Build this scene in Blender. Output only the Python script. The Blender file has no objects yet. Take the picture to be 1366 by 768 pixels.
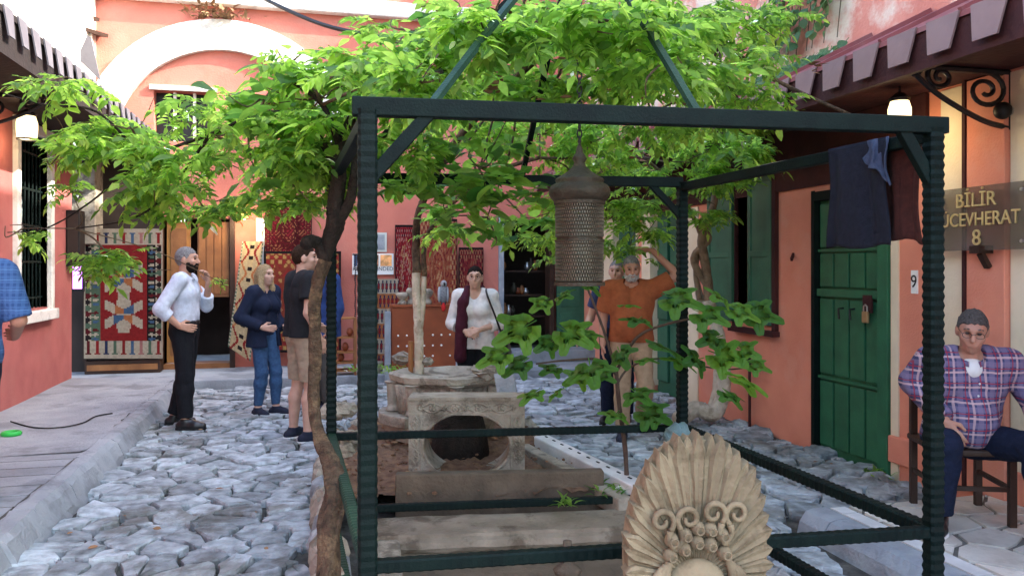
import bpy, math, random, numpy as np
from mathutils import Vector, Matrix
random.seed(7); rng = np.random.default_rng(11)
sc = bpy.context.scene; COL = sc.collection
# ---------------------------------------------------------------- camera, sky, sun, exposure
F = 1060.0; CH = 1.6; YAW = math.radians(14); cs, sn = math.cos(YAW), math.sin(YAW)
cam_d = bpy.data.cameras.new('camera'); cam = bpy.data.objects.new('camera', cam_d); COL.objects.link(cam)
cam.location = (0, 0, CH); cam.rotation_euler = (math.pi/2, 0, -YAW)
cam_d.sensor_width = 36; cam_d.lens = F/1366*36; cam_d.shift_y = -29/1366; cam_d.clip_end = 400; cam_d.clip_start = .05
sc.camera = cam
SUN_EL, SUN_AZ = 36, 110         # degrees; azimuth measured from +Y clockwise (110 = to the right, a little behind the camera)
w = bpy.data.worlds.new('World'); sc.world = w; w.use_nodes = True
nt = w.node_tree; bg = nt.nodes['Background']; sky = nt.nodes.new('ShaderNodeTexSky')
sky.sky_type = 'NISHITA'; sky.sun_disc = False; sky.sun_elevation = math.radians(SUN_EL); sky.sun_rotation = math.radians(SUN_AZ)
sky.air_density = 1.0; sky.dust_density = 3.0; sky.ozone_density = 1.0
nt.links.new(sky.outputs[0], bg.inputs[0]); bg.inputs[1].default_value = .15
sd = bpy.data.lights.new('sun', 'SUN'); sd.energy = 2.0; sd.angle = math.radians(.6); sd.color = (1, .94, .84)
so = bpy.data.objects.new('sun', sd); COL.objects.link(so)
el, az = math.radians(SUN_EL), math.radians(SUN_AZ)
to_sun = Vector((math.sin(az)*math.cos(el), math.cos(az)*math.cos(el), math.sin(el)))
so.rotation_euler = to_sun.to_track_quat('Z', 'Y').to_euler(); so.location = (0, 0, 12)
sc.view_settings.view_transform = 'Standard'; sc.view_settings.look = 'None'; sc.view_settings.gamma = 1
sc.view_settings.use_curve_mapping = False; sc.view_settings.exposure = 3.05
sc.render.engine = 'CYCLES'; sc.cycles.use_denoising = True; sc.cycles.max_bounces = 7
sc.cycles.diffuse_bounces = 5; sc.cycles.transmission_bounces = 6; sc.cycles.transparent_max_bounces = 8
sc.cycles.sample_clamp_indirect = 6

# ---------------------------------------------------------------- layout helpers (metres; x across the court, y along it)
def P(px, py, Z):
    X = (px-683)/F*Z
    return Vector((X*cs+Z*sn, Z*cs-X*sn, CH-(py-355)/F*Z))
def G(px, py, z=0.): return P(px, py, F*(CH-z)/(py-355))
def YR(px, U):                       # y on a plane x = U
    r = (px-683)/F; Z = U/(cs*r+sn); return Z*(cs-sn*r)
def ZR(px, py, U):
    r = (px-683)/F; Z = U/(cs*r+sn); return CH-(py-355)/F*Z
def XB(px, V):                       # x on a plane y = V
    r = (px-683)/F; Z = V/(cs-sn*r); return Z*(cs*r+sn)
def ZB(px, py, V):
    r = (px-683)/F; Z = V/(cs-sn*r); return CH-(py-355)/F*Z
def camdir(a, b): return Vector((a*cs+b*sn, b*cs-a*sn, 0)).normalized()

# ---------------------------------------------------------------- object helpers
WM = {}
def reg(o, parent=None, local=False):
    COL.objects.link(o)
    if parent is not None:
        o.parent = parent
        if not local: o.matrix_parent_inverse = WM[parent].inverted()
    WM[o] = Matrix.Identity(4) if not local else WM[parent].copy()
    return o
def tag(o, label=None, cat=None, group=None, kind=None):
    if label: o['label'] = label
    if cat: o['category'] = cat
    if group: o['group'] = group
    if kind: o['kind'] = kind
    return o
def thing(name, label, cat, loc=(0,0,0), group=None, rotz=0):
    o = bpy.data.objects.new(name, None); COL.objects.link(o); o.location = loc; o.rotation_euler = (0,0,rotz)
    o.empty_display_size = .1
    WM[o] = Matrix.Translation(Vector(loc)) @ Matrix.Rotation(rotz, 4, 'Z')
    return tag(o, label, cat, group)
def mkquads(name, V, Fq):
    V = np.asarray(V, np.float32); Fq = np.asarray(Fq, np.int32)
    me = bpy.data.meshes.new(name); me.vertices.add(len(V)); me.vertices.foreach_set('co', V.ravel())
    k = Fq.shape[1]; me.loops.add(Fq.size); me.loops.foreach_set('vertex_index', Fq.ravel())
    me.polygons.add(len(Fq)); me.polygons.foreach_set('loop_start', np.arange(0, Fq.size, k, dtype=np.int32))
    me.update(calc_edges=True); me.validate(); return me
def smooth(me): me.polygons.foreach_set('use_smooth', np.ones(len(me.polygons), bool)); me.update()
class B:
    def __init__(s): s.v = []; s.f = []
    def add(s, vs, fs):
        n = len(s.v); s.v += [tuple(v) for v in vs]; s.f += [tuple(i+n for i in f) for f in fs]; return s
    def box(s, x0, x1, y0, y1, z0, z1):
        return s.add([(x0,y0,z0),(x1,y0,z0),(x1,y1,z0),(x0,y1,z0),(x0,y0,z1),(x1,y0,z1),(x1,y1,z1),(x0,y1,z1)],
                     [(0,3,2,1),(4,5,6,7),(0,1,5,4),(1,2,6,5),(2,3,7,6),(3,0,4,7)])
    def obox(s, c, half, R):             # oriented box, R 3x3
        c = Vector(c); vs = []
        for sz in (-1,1):
            for sx, sy in ((-1,-1),(1,-1),(1,1),(-1,1)): vs.append(c + R @ Vector((sx*half[0], sy*half[1], sz*half[2])))
        return s.add(vs, [(0,3,2,1),(4,5,6,7),(0,1,5,4),(1,2,6,5),(2,3,7,6),(3,0,4,7)])
    def bar(s, a, b, wx, wy, up=(0,0,1)):
        a, b = Vector(a), Vector(b); d = (b-a).normalized(); u = Vector(up)
        if abs(d.dot(u)) > .95: u = Vector((0,1,0))
        r = d.cross(u).normalized(); u = r.cross(d).normalized()
        R = Matrix((r, d, u)).transposed()
        return s.obox((a+b)/2, (wx/2, (b-a).length/2, wy/2), R)
    def prism(s, poly, f0, f1):          # poly list of 2d, f0/f1 map (2d)->3d
        n = len(poly); vs = [f0(p) for p in poly]+[f1(p) for p in poly]
        return s.add(vs, [tuple(range(n))[::-1], tuple(range(n, 2*n))]+[(i,(i+1)%n,n+(i+1)%n,n+i) for i in range(n)])
    def tube(s, pts, rad, n=8, cap=True, jit=0):
        pts = [Vector(p) for p in pts]; m = len(pts)
        if not hasattr(rad, '__len__'): rad = [rad]*m
        t0 = (pts[1]-pts[0]).normalized(); u = t0.orthogonal().normalized(); base = len(s.v)
        for i, p in enumerate(pts):
            t = (pts[min(i+1,m-1)]-pts[max(i-1,0)]).normalized()
            u = (u-t*u.dot(t)).normalized(); v = t.cross(u)
            for k in range(n):
                a = 2*math.pi*k/n; r = rad[i]*(1+(random.uniform(-jit,jit) if jit else 0))
                s.v.append(tuple(p+u*(r*math.cos(a))+v*(r*math.sin(a))))
        for i in range(m-1):
            for k in range(n):
                k2 = (k+1)%n; s.f.append((base+i*n+k, base+i*n+k2, base+(i+1)*n+k2, base+(i+1)*n+k))
        if cap: s.f.append(tuple(base+k for k in range(n))[::-1]); s.f.append(tuple(base+(m-1)*n+k for k in range(n)))
        return s
    def lathe(s, prof, c=(0,0,0), n=24):
        c = Vector(c); base = len(s.v)
        for r, z in prof:
            for k in range(n): a = 2*math.pi*k/n; s.v.append((c.x+r*math.cos(a), c.y+r*math.sin(a), c.z+z))
        for i in range(len(prof)-1):
            for k in range(n): k2=(k+1)%n; s.f.append((base+i*n+k, base+i*n+k2, base+(i+1)*n+k2, base+(i+1)*n+k))
        s.f.append(tuple(base+k for k in range(n))[::-1]); s.f.append(tuple(base+(len(prof)-1)*n+k for k in range(n)))
        return s
    def ball(s, c, r, n=10, m=7, R=None):
        c = Vector(c); r = r if hasattr(r,'__len__') else (r,r,r); base = len(s.v)
        for i in range(m+1):
            ph = math.pi*(i/m)*.998+.003
            for k in range(n):
                a = 2*math.pi*k/n; q = Vector((r[0]*math.sin(ph)*math.cos(a), r[1]*math.sin(ph)*math.sin(a), r[2]*math.cos(ph)))
                s.v.append(tuple(c+(R@q if R else q)))
        for i in range(m):
            for k in range(n): k2=(k+1)%n; s.f.append((base+i*n+k, base+(i+1)*n+k, base+(i+1)*n+k2, base+i*n+k2))
        s.f.append(tuple(base+k for k in range(n))); s.f.append(tuple(base+m*n+k for k in range(n))[::-1])
        return s
    def mesh(s, name):
        me = bpy.data.meshes.new(name); me.from_pydata(s.v, [], s.f); me.update(); return me
    def obj(s, name, mat, parent=None, sm=False, local=False, bev=0):
        me = s.mesh(name); me.materials.append(mat)
        if sm: smooth(me)
        o = reg(bpy.data.objects.new(name, me), parent, local)
        if bev:
            m = o.modifiers.new('bevel', 'BEVEL'); m.width = bev; m.segments = 2; m.limit_method = 'ANGLE'; m.angle_limit = .7
        return o
def spline(pts, k=6):
    pts = [Vector(p) for p in pts]; out = []
    for i in range(len(pts)-1):
        p0, p1, p2, p3 = pts[max(i-1,0)], pts[i], pts[i+1], pts[min(i+2,len(pts)-1)]
        for j in range(k):
            t = j/k; out.append(.5*((2*p1)+(p2-p0)*t+(2*p0-5*p1+4*p2-p3)*t*t+(3*p1-p0-3*p2+p3)*t**3))
    return out+[pts[-1]]
def lerpl(a, n): return list(np.interp(np.linspace(0,1,n), np.linspace(0,1,len(a)), a))

# ---------------------------------------------------------------- materials
def hx(h):
    h = h.lstrip('#'); return tuple(((c/12.92) if c<=.04045 else ((c+.055)/1.055)**2.4) for c in (int(h[i:i+2],16)/255 for i in (0,2,4)))
def newmat(name):
    m = bpy.data.materials.new(name); m.use_nodes = True; n = m.node_tree
    return m, n, n.nodes['Principled BSDF']
def M(name, c1, c2=None, scale=6, rough=.85, bump=.25, bscale=90, metal=0, spec=.3, rand=0, stain=None, stain_scale=1.3, stain_amt=.5, detail=6, em=0, st_pos=.52):
    m, n, p = newmat(name); L = n.links.new; N = n.nodes.new
    c1 = hx(c1) if isinstance(c1, str) else c1
    c2 = c1 if c2 is None else (hx(c2) if isinstance(c2, str) else c2)
    tc = N('ShaderNodeTexCoord'); no = N('ShaderNodeTexNoise'); no.inputs['Scale'].default_value = scale; no.inputs['Detail'].default_value = detail
    L(tc.outputs['Object'], no.inputs['Vector'])
    rmp = N('ShaderNodeValToRGB'); rmp.color_ramp.elements[0].position = .35; rmp.color_ramp.elements[1].position = .68
    rmp.color_ramp.elements[0].color = (*c1,1); rmp.color_ramp.elements[1].color = (*c2,1)
    L(no.outputs['Fac'], rmp.inputs[0]); out = rmp.outputs[0]
    if stain:
        n2 = N('ShaderNodeTexNoise'); n2.inputs['Scale'].default_value = stain_scale; n2.inputs['Detail'].default_value = 9; n2.inputs['Roughness'].default_value = .65
        mp = N('ShaderNodeMapping'); mp.inputs['Location'].default_value = (3.1,1.7,.4); L(tc.outputs['Object'], mp.inputs[0]); L(mp.outputs[0], n2.inputs['Vector'])
        r2 = N('ShaderNodeValToRGB'); r2.color_ramp.elements[0].position = st_pos; r2.color_ramp.elements[1].position = st_pos+.09
        r2.color_ramp.elements[0].color = (0,0,0,1); r2.color_ramp.elements[1].color = (stain_amt,)*3+(1,)
        L(n2.outputs['Fac'], r2.inputs[0])
        mx = N('ShaderNodeMix'); mx.data_type = 'RGBA'; L(r2.outputs[0], mx.inputs[0]); L(out, mx.inputs[6]); mx.inputs[7].default_value = (*hx(stain),1); out = mx.outputs[2]
    if rand:
        ge = N('ShaderNodeNewGeometry'); oi = N('ShaderNodeObjectInfo'); ad = N('ShaderNodeMath'); ad.operation = 'ADD'
        L(ge.outputs['Random Per Island'], ad.inputs[0]); L(oi.outputs['Random'], ad.inputs[1])
        fr = N('ShaderNodeMath'); fr.operation = 'FRACT'; L(ad.outputs[0], fr.inputs[0])
        mr = N('ShaderNodeMapRange'); L(fr.outputs[0], mr.inputs[0]); mr.inputs[3].default_value = 1-rand; mr.inputs[4].default_value = 1+rand
        hs = N('ShaderNodeHueSaturation'); L(out, hs.inputs['Color']); L(mr.outputs[0], hs.inputs['Value']); out = hs.outputs[0]
    L(out, p.inputs['Base Color']); p.inputs['Roughness'].default_value = rough; p.inputs['Metallic'].default_value = metal
    p.inputs['Specular IOR Level'].default_value = spec
    if bump:
        n3 = N('ShaderNodeTexNoise'); n3.inputs['Scale'].default_value = bscale; n3.inputs['Detail'].default_value = 5; L(tc.outputs['Object'], n3.inputs['Vector'])
        bp = N('ShaderNodeBump'); bp.inputs['Strength'].default_value = bump; bp.inputs['Distance'].default_value = .02
        L(n3.outputs['Fac'], bp.inputs['Height']); L(bp.outputs[0], p.inputs['Normal'])
    if em: p.inputs['Emission Color'].default_value = (*c1,1); p.inputs['Emission Strength'].default_value = em
    return m
def leafmat(name, cols, trans=.5, tcol=None):
    m, n, p = newmat(name); L = n.links.new; N = n.nodes.new
    ge = N('ShaderNodeNewGeometry'); oi = N('ShaderNodeObjectInfo'); ad = N('ShaderNodeMath'); ad.operation = 'ADD'
    L(ge.outputs['Random Per Island'], ad.inputs[0]); L(oi.outputs['Random'], ad.inputs[1])
    fr = N('ShaderNodeMath'); fr.operation = 'FRACT'; L(ad.outputs[0], fr.inputs[0])
    r = N('ShaderNodeValToRGB'); L(fr.outputs[0], r.inputs[0]); els = r.color_ramp.elements
    for i, c in enumerate(cols):
        pos = i/(len(cols)-1)
        e = els[0] if i == 0 else (els[1] if i == len(cols)-1 else els.new(pos))
        e.position = pos; e.color = (*c,1)
    tc = N('ShaderNodeTexCoord'); no = N('ShaderNodeTexNoise'); no.inputs['Scale'].default_value = 40; L(tc.outputs['Object'], no.inputs['Vector'])
    hs = N('ShaderNodeHueSaturation'); L(r.outputs[0], hs.inputs['Color']); mr = N('ShaderNodeMapRange'); L(no.outputs['Fac'], mr.inputs[0]); mr.inputs[3].default_value=.7; mr.inputs[4].default_value=1.3
    L(mr.outputs[0], hs.inputs['Value'])
    L(hs.outputs[0], p.inputs['Base Color']); p.inputs['Roughness'].default_value = .5; p.inputs['Specular IOR Level'].default_value = .35
    tr = N('ShaderNodeBsdfTranslucent'); h2 = N('ShaderNodeHueSaturation'); L(hs.outputs[0], h2.inputs['Color']); h2.inputs['Hue'].default_value=.48; h2.inputs['Saturation'].default_value=1.05; h2.inputs['Value'].default_value = 3.1
    L(h2.outputs[0], tr.inputs['Color'])
    mx = N('ShaderNodeMixShader'); mx.inputs[0].default_value = trans; L(p.outputs[0], mx.inputs[1]); L(tr.outputs[0], mx.inputs[2])
    L(mx.outputs[0], n.nodes['Material Output'].inputs[0]); return m
def attrmat(name, rough=.95, bump=.4, bscale=260):
    m, n, p = newmat(name); a = n.nodes.new('ShaderNodeVertexColor'); a.layer_name = 'Col'
    tc = n.nodes.new('ShaderNodeTexCoord'); no = n.nodes.new('ShaderNodeTexNoise'); no.inputs['Scale'].default_value = 30; no.inputs['Detail'].default_value = 8
    n.links.new(tc.outputs['Object'], no.inputs['Vector'])
    mr = n.nodes.new('ShaderNodeMapRange'); n.links.new(no.outputs['Fac'], mr.inputs[0]); mr.inputs[3].default_value=.6; mr.inputs[4].default_value=1.4
    hs = n.nodes.new('ShaderNodeHueSaturation'); n.links.new(a.outputs[0], hs.inputs['Color']); n.links.new(mr.outputs[0], hs.inputs['Value'])
    n.links.new(hs.outputs[0], p.inputs['Base Color']); p.inputs['Roughness'].default_value = rough; p.inputs['Specular IOR Level'].default_value=.1
    n3 = n.nodes.new('ShaderNodeTexNoise'); n3.inputs['Scale'].default_value = bscale; n.links.new(tc.outputs['Object'], n3.inputs['Vector'])
    bp = n.nodes.new('ShaderNodeBump'); bp.inputs['Strength'].default_value = bump; bp.inputs['Distance'].default_value=.01
    n.links.new(n3.outputs['Fac'], bp.inputs['Height']); n.links.new(bp.outputs[0], p.inputs['Normal']); return m
def glassmat(name, col, alpha=.35, rough=.1):
    m, n, p = newmat(name); p.inputs['Base Color'].default_value = (*col,1); p.inputs['Roughness'].default_value = rough
    p.inputs['Alpha'].default_value = alpha; return m
def emit(name, col, s):
    m, n, p = newmat(name); p.inputs['Base Color'].default_value = (*col,1); p.inputs['Emission Color'].default_value = (*col,1); p.inputs['Emission Strength'].default_value = s; return m
def plaidmat(name, base, stripes):
    # stripes: (axis, period, offset, width, colour, mix)
    m, n, p = newmat(name); L = n.links.new; N = n.nodes.new
    tc = N('ShaderNodeTexCoord'); no = N('ShaderNodeTexNoise'); no.inputs['Scale'].default_value = 9; L(tc.outputs['Object'], no.inputs['Vector'])
    sc_ = N('ShaderNodeVectorMath'); sc_.operation = 'SCALE'; L(no.outputs['Color'], sc_.inputs[0]); sc_.inputs['Scale'].default_value = .02
    av = N('ShaderNodeVectorMath'); L(tc.outputs['Object'], av.inputs[0]); L(sc_.outputs[0], av.inputs[1])
    sp = N('ShaderNodeSeparateXYZ'); L(av.outputs[0], sp.inputs[0])
    out = None; prev = (*base,1)
    for ax, per, off, wd, col, mixf in stripes:
        src = sp.outputs['XYZ'.index(ax)]
        a = N('ShaderNodeMath'); a.operation='MULTIPLY_ADD'; L(src, a.inputs[0]); a.inputs[1].default_value=1/per; a.inputs[2].default_value=off+10
        fr = N('ShaderNodeMath'); fr.operation='FRACT'; L(a.outputs[0], fr.inputs[0])
        lt = N('ShaderNodeMath'); lt.operation='LESS_THAN'; L(fr.outputs[0], lt.inputs[0]); lt.inputs[1].default_value=wd
        ml = N('ShaderNodeMath'); ml.operation='MULTIPLY'; L(lt.outputs[0], ml.inputs[0]); ml.inputs[1].default_value=mixf
        mx = N('ShaderNodeMix'); mx.data_type='RGBA'; L(ml.outputs[0], mx.inputs[0])
        if out is None: mx.inputs[6].default_value = prev
        else: L(out, mx.inputs[6])
        mx.inputs[7].default_value = (*col,1); out = mx.outputs[2]
    L(out, p.inputs['Base Color']); p.inputs['Roughness'].default_value=.9; p.inputs['Specular IOR Level'].default_value=.15
    n3 = N('ShaderNodeTexNoise'); n3.inputs['Scale'].default_value=45; L(tc.outputs['Object'], n3.inputs['Vector'])
    bp = N('ShaderNodeBump'); bp.inputs['Strength'].default_value=.35; bp.inputs['Distance'].default_value=.02; L(n3.outputs['Fac'], bp.inputs['Height']); L(bp.outputs[0], p.inputs['Normal'])
    return m

MT = dict(
 pink=M('salmon_stucco', (.70,.27,.175), (.62,.22,.14), 3, .9, .3, 70, stain='#d29a86', stain_scale=1.6, stain_amt=.35),
 pinkL=M('faded_red_stucco', (.42,.13,.115), (.34,.10,.09), 3, .9, .35, 60, stain='#a86a62', stain_scale=1.8, stain_amt=.4),
 pinkU=M('upper_salmon_plaster', (.62,.25,.18), (.52,.17,.12), 2, .9, .4, 40, stain='#d8c9b4', stain_scale=.9, stain_amt=.95, st_pos=.46),
 pinkB=M('back_salmon_plaster', (.52,.17,.12), (.45,.14,.10), 2, .9, .3, 40, stain='#b98878', stain_scale=1.2, stain_amt=.25),  # plain salmon plaster colour of the back wall
 cream=M('cream_paint', (.74,.64,.46), (.66,.55,.38), 3, .85, .2, 60),
 white=M('white_plaster', (.78,.76,.70), (.68,.65,.58), 3, .9, .4, 40, stain='#9a948a', stain_scale=2.5, stain_amt=.5),
 green=M('green_door_paint', (.022,.13,.06), (.015,.09,.042), 5, .5, .15, 60, spec=.4, stain='#2f6a44', stain_scale=3, stain_amt=.35),
 shutter=M('shutter_green_paint', (.03,.125,.07), (.02,.09,.05), 5, .5, .15, 60, spec=.4),
 frame=M('dark_green_iron', (.0028,.0105,.0085), (.0015,.006,.0055), 9, .6, .2, 120, spec=.13),
 frameL=M('worn_lit_green_iron', (.010,.038,.024), (.02,.06,.034), 9, .6, .25, 90, spec=.2),
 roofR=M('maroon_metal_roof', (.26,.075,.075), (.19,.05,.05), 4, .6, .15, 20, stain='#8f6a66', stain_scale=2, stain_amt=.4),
 tooth=M('mauve_metal_valance', (.23,.14,.125), (.18,.105,.095), 4, .55, .1, 30),
 toothL=M('grey_metal_valance', (.13,.125,.14), (.09,.085,.1), 4, .55, .1, 30),
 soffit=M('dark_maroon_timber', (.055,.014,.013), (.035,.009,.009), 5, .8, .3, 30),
 darkroof=M('dark_timber', (.02,.014,.013), (.012,.009,.009), 5, .8, .3, 30),
 black=M('black_plastic', (.01,.01,.01), None, 5, .5, 0),
 iron=M('black_wrought_iron', (.008,.008,.009), None, 5, .5, .2, 80, spec=.5),
 stone=M('weathered_marble', (.40,.36,.28), (.24,.205,.155), 7, .85, .6, 45, stain='#3d362a', stain_scale=5, stain_amt=.6),
 stoneD=M('dirty_stone', (.15,.115,.078), (.085,.066,.045), 6, .9, .6, 40, stain='#5d5343', stain_scale=4, stain_amt=.5),
 sand=M('carved_sandstone', (.25,.197,.118), (.175,.134,.08), 5, .88, .5, 35, stain='#4a3d28', stain_scale=7, stain_amt=.45, rand=.12),
 greystone=M('grey_slate', (.33,.36,.38), (.22,.24,.26), 6, .8, .5, 40),
 cobble=M('cobble_stone', (.44,.49,.505), (.20,.223,.228), 10, .8, 1, 24, rand=.32, stain='#55503f', stain_scale=2.2, stain_amt=.55),
 mortar=M('dirt_between_cobbles', (.05,.046,.04), (.13,.12,.105), 9, .95, 1, 40),
 concrete=M('worn_concrete', (.34,.365,.38), (.25,.27,.285), 2.5, .85, .5, 40, stain='#5f6365', stain_scale=1.7, stain_amt=.5, rand=.11),
 marble=M('cream_paving_marble', (.70,.66,.58), (.55,.51,.44), 5, .5, .3, 30, rand=.2, stain='#857b68', stain_scale=4, stain_amt=.3),
 grout=M('paving_grout', (.20,.185,.16), (.14,.13,.11), 12, .95, .6, 80),
 soil=M('reddish_soil', (.13,.07,.042), (.24,.145,.09), 14, .97, 1, 50, stain='#8a6a4c', stain_scale=11, stain_amt=.7),
 whiteboard=M('chalky_white_stone', (.72,.72,.70), (.55,.55,.53), 5, .8, .3, 50),
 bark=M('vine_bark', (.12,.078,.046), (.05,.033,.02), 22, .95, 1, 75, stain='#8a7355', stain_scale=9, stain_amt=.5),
 barkD=M('shaded_vine_bark', (.03,.022,.016), (.015,.012,.009), 16, .95, 1, 60),  # darker bark tone with the canopy shade put into the colour
 barkW=M('limewashed_bark', (.62,.55,.43), (.42,.36,.26), 9, .9, .8, 50, stain='#6a553b', stain_scale=6, stain_amt=.5),
 twig=M('brown_twig', (.07,.045,.028), (.12,.085,.05), 20, .9, .4, 80),
 brass=M('aged_brass', (.065,.052,.034), (.04,.032,.02), 8, .6, .4, 60, metal=.55, spec=.5, stain='#5d6352', stain_scale=6, stain_amt=.3),
 brassL=M('worn_brass_edge', (.20,.175,.125), (.13,.11,.075), 8, .45, .2, 60, metal=.5, spec=.5),
 wood=M('warm_wood', (.30,.13,.045), (.2,.08,.028), 5, .55, .2, 40),
 woodD=M('dark_wood', (.045,.022,.013), (.03,.014,.009), 6, .5, .2, 40),
 copper=M('copper_red_cabinet', (.26,.065,.022), (.19,.045,.016), 4, .5, .1, 30),
 navycloth=M('navy_woven_cloth', (.010,.013,.024), (.016,.02,.036), 40, .95, .8, 300),
 rustcloth=M('rust_woven_cloth', (.10,.032,.024), (.06,.02,.016), 40, .95, .8, 300),
 bluecloth=M('slate_blue_cloth', (.075,.10,.17), (.05,.07,.12), 30, .95, .8, 300),
 ragcloth=M('faded_teal_rag', (.20,.30,.30), (.13,.21,.21), 12, .95, .8, 120),
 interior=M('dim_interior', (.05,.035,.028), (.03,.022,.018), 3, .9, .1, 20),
 gold=M('gold_lettering', (.75,.60,.28), None, 5, .35, 0, metal=.6, spec=.5),
 steel=M('steel', (.5,.5,.48), None, 5, .35, 0, metal=.9),
 brassy=M('padlock_brass', (.45,.28,.14), None, 5, .4, 0, metal=.5),
 dry=M('dry_leaf', (.20,.09,.04), (.28,.18,.09), 8, .8, 0, rand=.3),
 greenplastic=M('green_plastic', (.03,.42,.07), None, 5, .4, 0),
 paper=M('poster_card', (.75,.75,.70), None, 5, .8, 0),
 ink=M('print_ink', (.02,.02,.02), None, 5, .8, 0),
 cable=M('black_cable', (.012,.012,.012), None, 5, .6, 0),
 eye=M('eye', (.05,.035,.028), None, 5, .2, 0, spec=.6),
 lip=M('lips', (.32,.12,.10), None, 5, .5, 0),
 glasses=M('spectacle_wire', (.03,.03,.03), None, 5, .3, 0, metal=.6),
 rug=attrmat('woven_rug'),
)
MT['leafA'] = leafmat('vine_leaf', [(.05,.13,.022),(.09,.205,.032),(.14,.28,.045),(.21,.35,.065)], .62)
MT['leafB'] = leafmat('broad_leaf', [(.03,.10,.02),(.055,.155,.028),(.10,.23,.04),(.15,.28,.05)], .58)
MT['leafF'] = leafmat('fig_leaf', [(.03,.11,.018),(.055,.165,.022),(.09,.23,.03)], .5)
MT['leafI'] = leafmat('ivy_leaf', [(.03,.09,.03),(.06,.15,.05),(.11,.2,.08)], .35)

# ================================================================ GROUND
LW, RWX, BWY = -3.0, 4.27, 12.3         # left wall x, right wall x, back wall y
gnd = B().add([(-40,-40,-.03),(40,-40,-.03),(40,40,-.03),(-40,40,-.03)], [(0,1,2,3)]).obj('ground', MT['mortar'])
tag(gnd, kind='structure')
def clip(poly, n, d):                    # keep n.p <= d
    out = []
    for i in range(len(poly)):
        a, b = poly[i], poly[(i+1)%len(poly)]; da, db = n[0]*a[0]+n[1]*a[1]-d, n[0]*b[0]+n[1]*b[1]-d
        if da <= 0: out.append(a)
        if da*db < 0: t = da/(da-db); out.append((a[0]+(b[0]-a[0])*t, a[1]+(b[1]-a[1])*t))
    return out
def voronoi(pts, R=1.0):
    pts = np.array(pts); cells = []
    for i, p in enumerate(pts):
        poly = [(p[0]-R,p[1]-R),(p[0]+R,p[1]-R),(p[0]+R,p[1]+R),(p[0]-R,p[1]+R)]
        d2 = ((pts-p)**2).sum(1)
        for j in np.argsort(d2)[1:19]:
            q = pts[j]; n = q-p; poly = clip(poly, n, (n@(p+q))/2)
        cells.append(poly)
    return cells
def chaikin(poly):
    out = []
    for i in range(len(poly)):
        a, b = poly[i], poly[(i+1)%len(poly)]
        out += [(a[0]*.87+b[0]*.13, a[1]*.87+b[1]*.13), (a[0]*.5+b[0]*.5, a[1]*.5+b[1]*.5), (a[0]*.13+b[0]*.87, a[1]*.13+b[1]*.87)]
    return out
def stone_geo(poly, gap, h, dome, jit, tilt, rough=True, base=-.04):
    A = np.array(poly); c = A.mean(0); r = np.sqrt(((A-c)**2).sum(1)).mean()
    if r < .03: return None
    A = c+(A-c)*max(.4, 1-gap/r); A = np.array(chaikin(A)) if rough else A
    A = A+rng.normal(0, jit, A.shape) if jit else A
    n = len(A); tx, ty = rng.normal(0, tilt, 2); hh = h+rng.normal(0, .35*h if rough else 0.0005)
    zf = lambda q, z: z+tx*(q[0]-c[0])+ty*(q[1]-c[1])
    out = [(q[0],q[1],base) for q in A]
    e = c+(A-c)*.985; ed = [(q[0],q[1],zf(q,hh*.55)) for q in e]
    t = c+(A-c)*((.9+rng.normal(0,.035,(n,1))) if rough else .97); td = [(q[0],q[1],zf(q,hh+rng.normal(0,.003 if rough else 0))) for q in t]
    V = out+ed+td+[(c[0],c[1],zf(c,hh+dome))]
    Fs = []
    for i in range(n):
        j = (i+1)%n; Fs += [(i,j,n+j,n+i),(n+i,n+j,2*n+j,2*n+i),(2*n+i,2*n+j,3*n)]
    return V, Fs, c, r
def lay_pieces(geos, name, mat, parent, nparts, stuffname, sm=False):
    geos = [g for g in geos if g]
    def size(g): Z = max(.5, g[2][0]*sn+g[2][1]*cs); return -g[3]/Z**1.5
    geos.sort(key=size)
    for g in geos[:nparts]:
        me = bpy.data.meshes.new(name); me.from_pydata(g[0], [], g[1]); me.update(); me.materials.append(mat)
        if sm: smooth(me)
        reg(bpy.data.objects.new(name, me), parent)
    if geos[nparts:]:
        b = B()
        for g in geos[nparts:]: b.add(g[0], g[1])
        o = b.obj(stuffname, mat, parent, sm=sm); tag(o, kind='stuff')
def inpoly(p, poly):
    c = False
    for i in range(len(poly)):
        a, b = poly[i], poly[i-1]
        if (a[1]>p[1]) != (b[1]>p[1]) and p[0] < (b[0]-a[0])*(p[1]-a[1])/(b[1]-a[1])+a[0]: c = not c
    return c
# frame corners (iron pergola), bed outline
FL, FR, BL, BR = P(490,400,2.65), P(1245,400,3.0), P(442,400,4.67), P(910,400,4.93)
Z1, Z2, ZT = .60, .17, 2.12
bed = [tuple(P(x,400,z)[:2]) for x, z in ((470,2.45),(1120,2.72),(905,4.9),(860,5.0),(735,6.3),(700,7.4),(560,7.9),(455,7.2),(432,6.0),(432,4.6))]
TER = (2.92, 4.28)                      # terrace: x > TER[0], y < TER[1]
KX = -1.58
pts = []
y = 2.0; row = 0
while y < 11.3:
    x = KX-.5+(row%2)*.16+random.uniform(-.1,.1)
    while x < 4.7:
        pts.append((x+random.uniform(-.07,.07), y+random.uniform(-.07,.07))); x += random.choice((.14,.2,.26,.33,.42))
    y += .2; row += 1
geos = []
for c, poly in zip(pts, voronoi(pts)):
    if c[0] < KX+.02 or c[0] > RWX-.05 or c[1] > 10.95: continue
    if inpoly(c, bed) or (c[0] > TER[0]-.12 and c[1] < TER[1]+.12): continue
    g = stone_geo(poly, random.uniform(.006,.022), .02, .001, .011, .04)
    geos.append(g)
lay_pieces(geos, 'cobblestone', MT['cobble'], gnd, 300, 'cobblestones')
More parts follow.
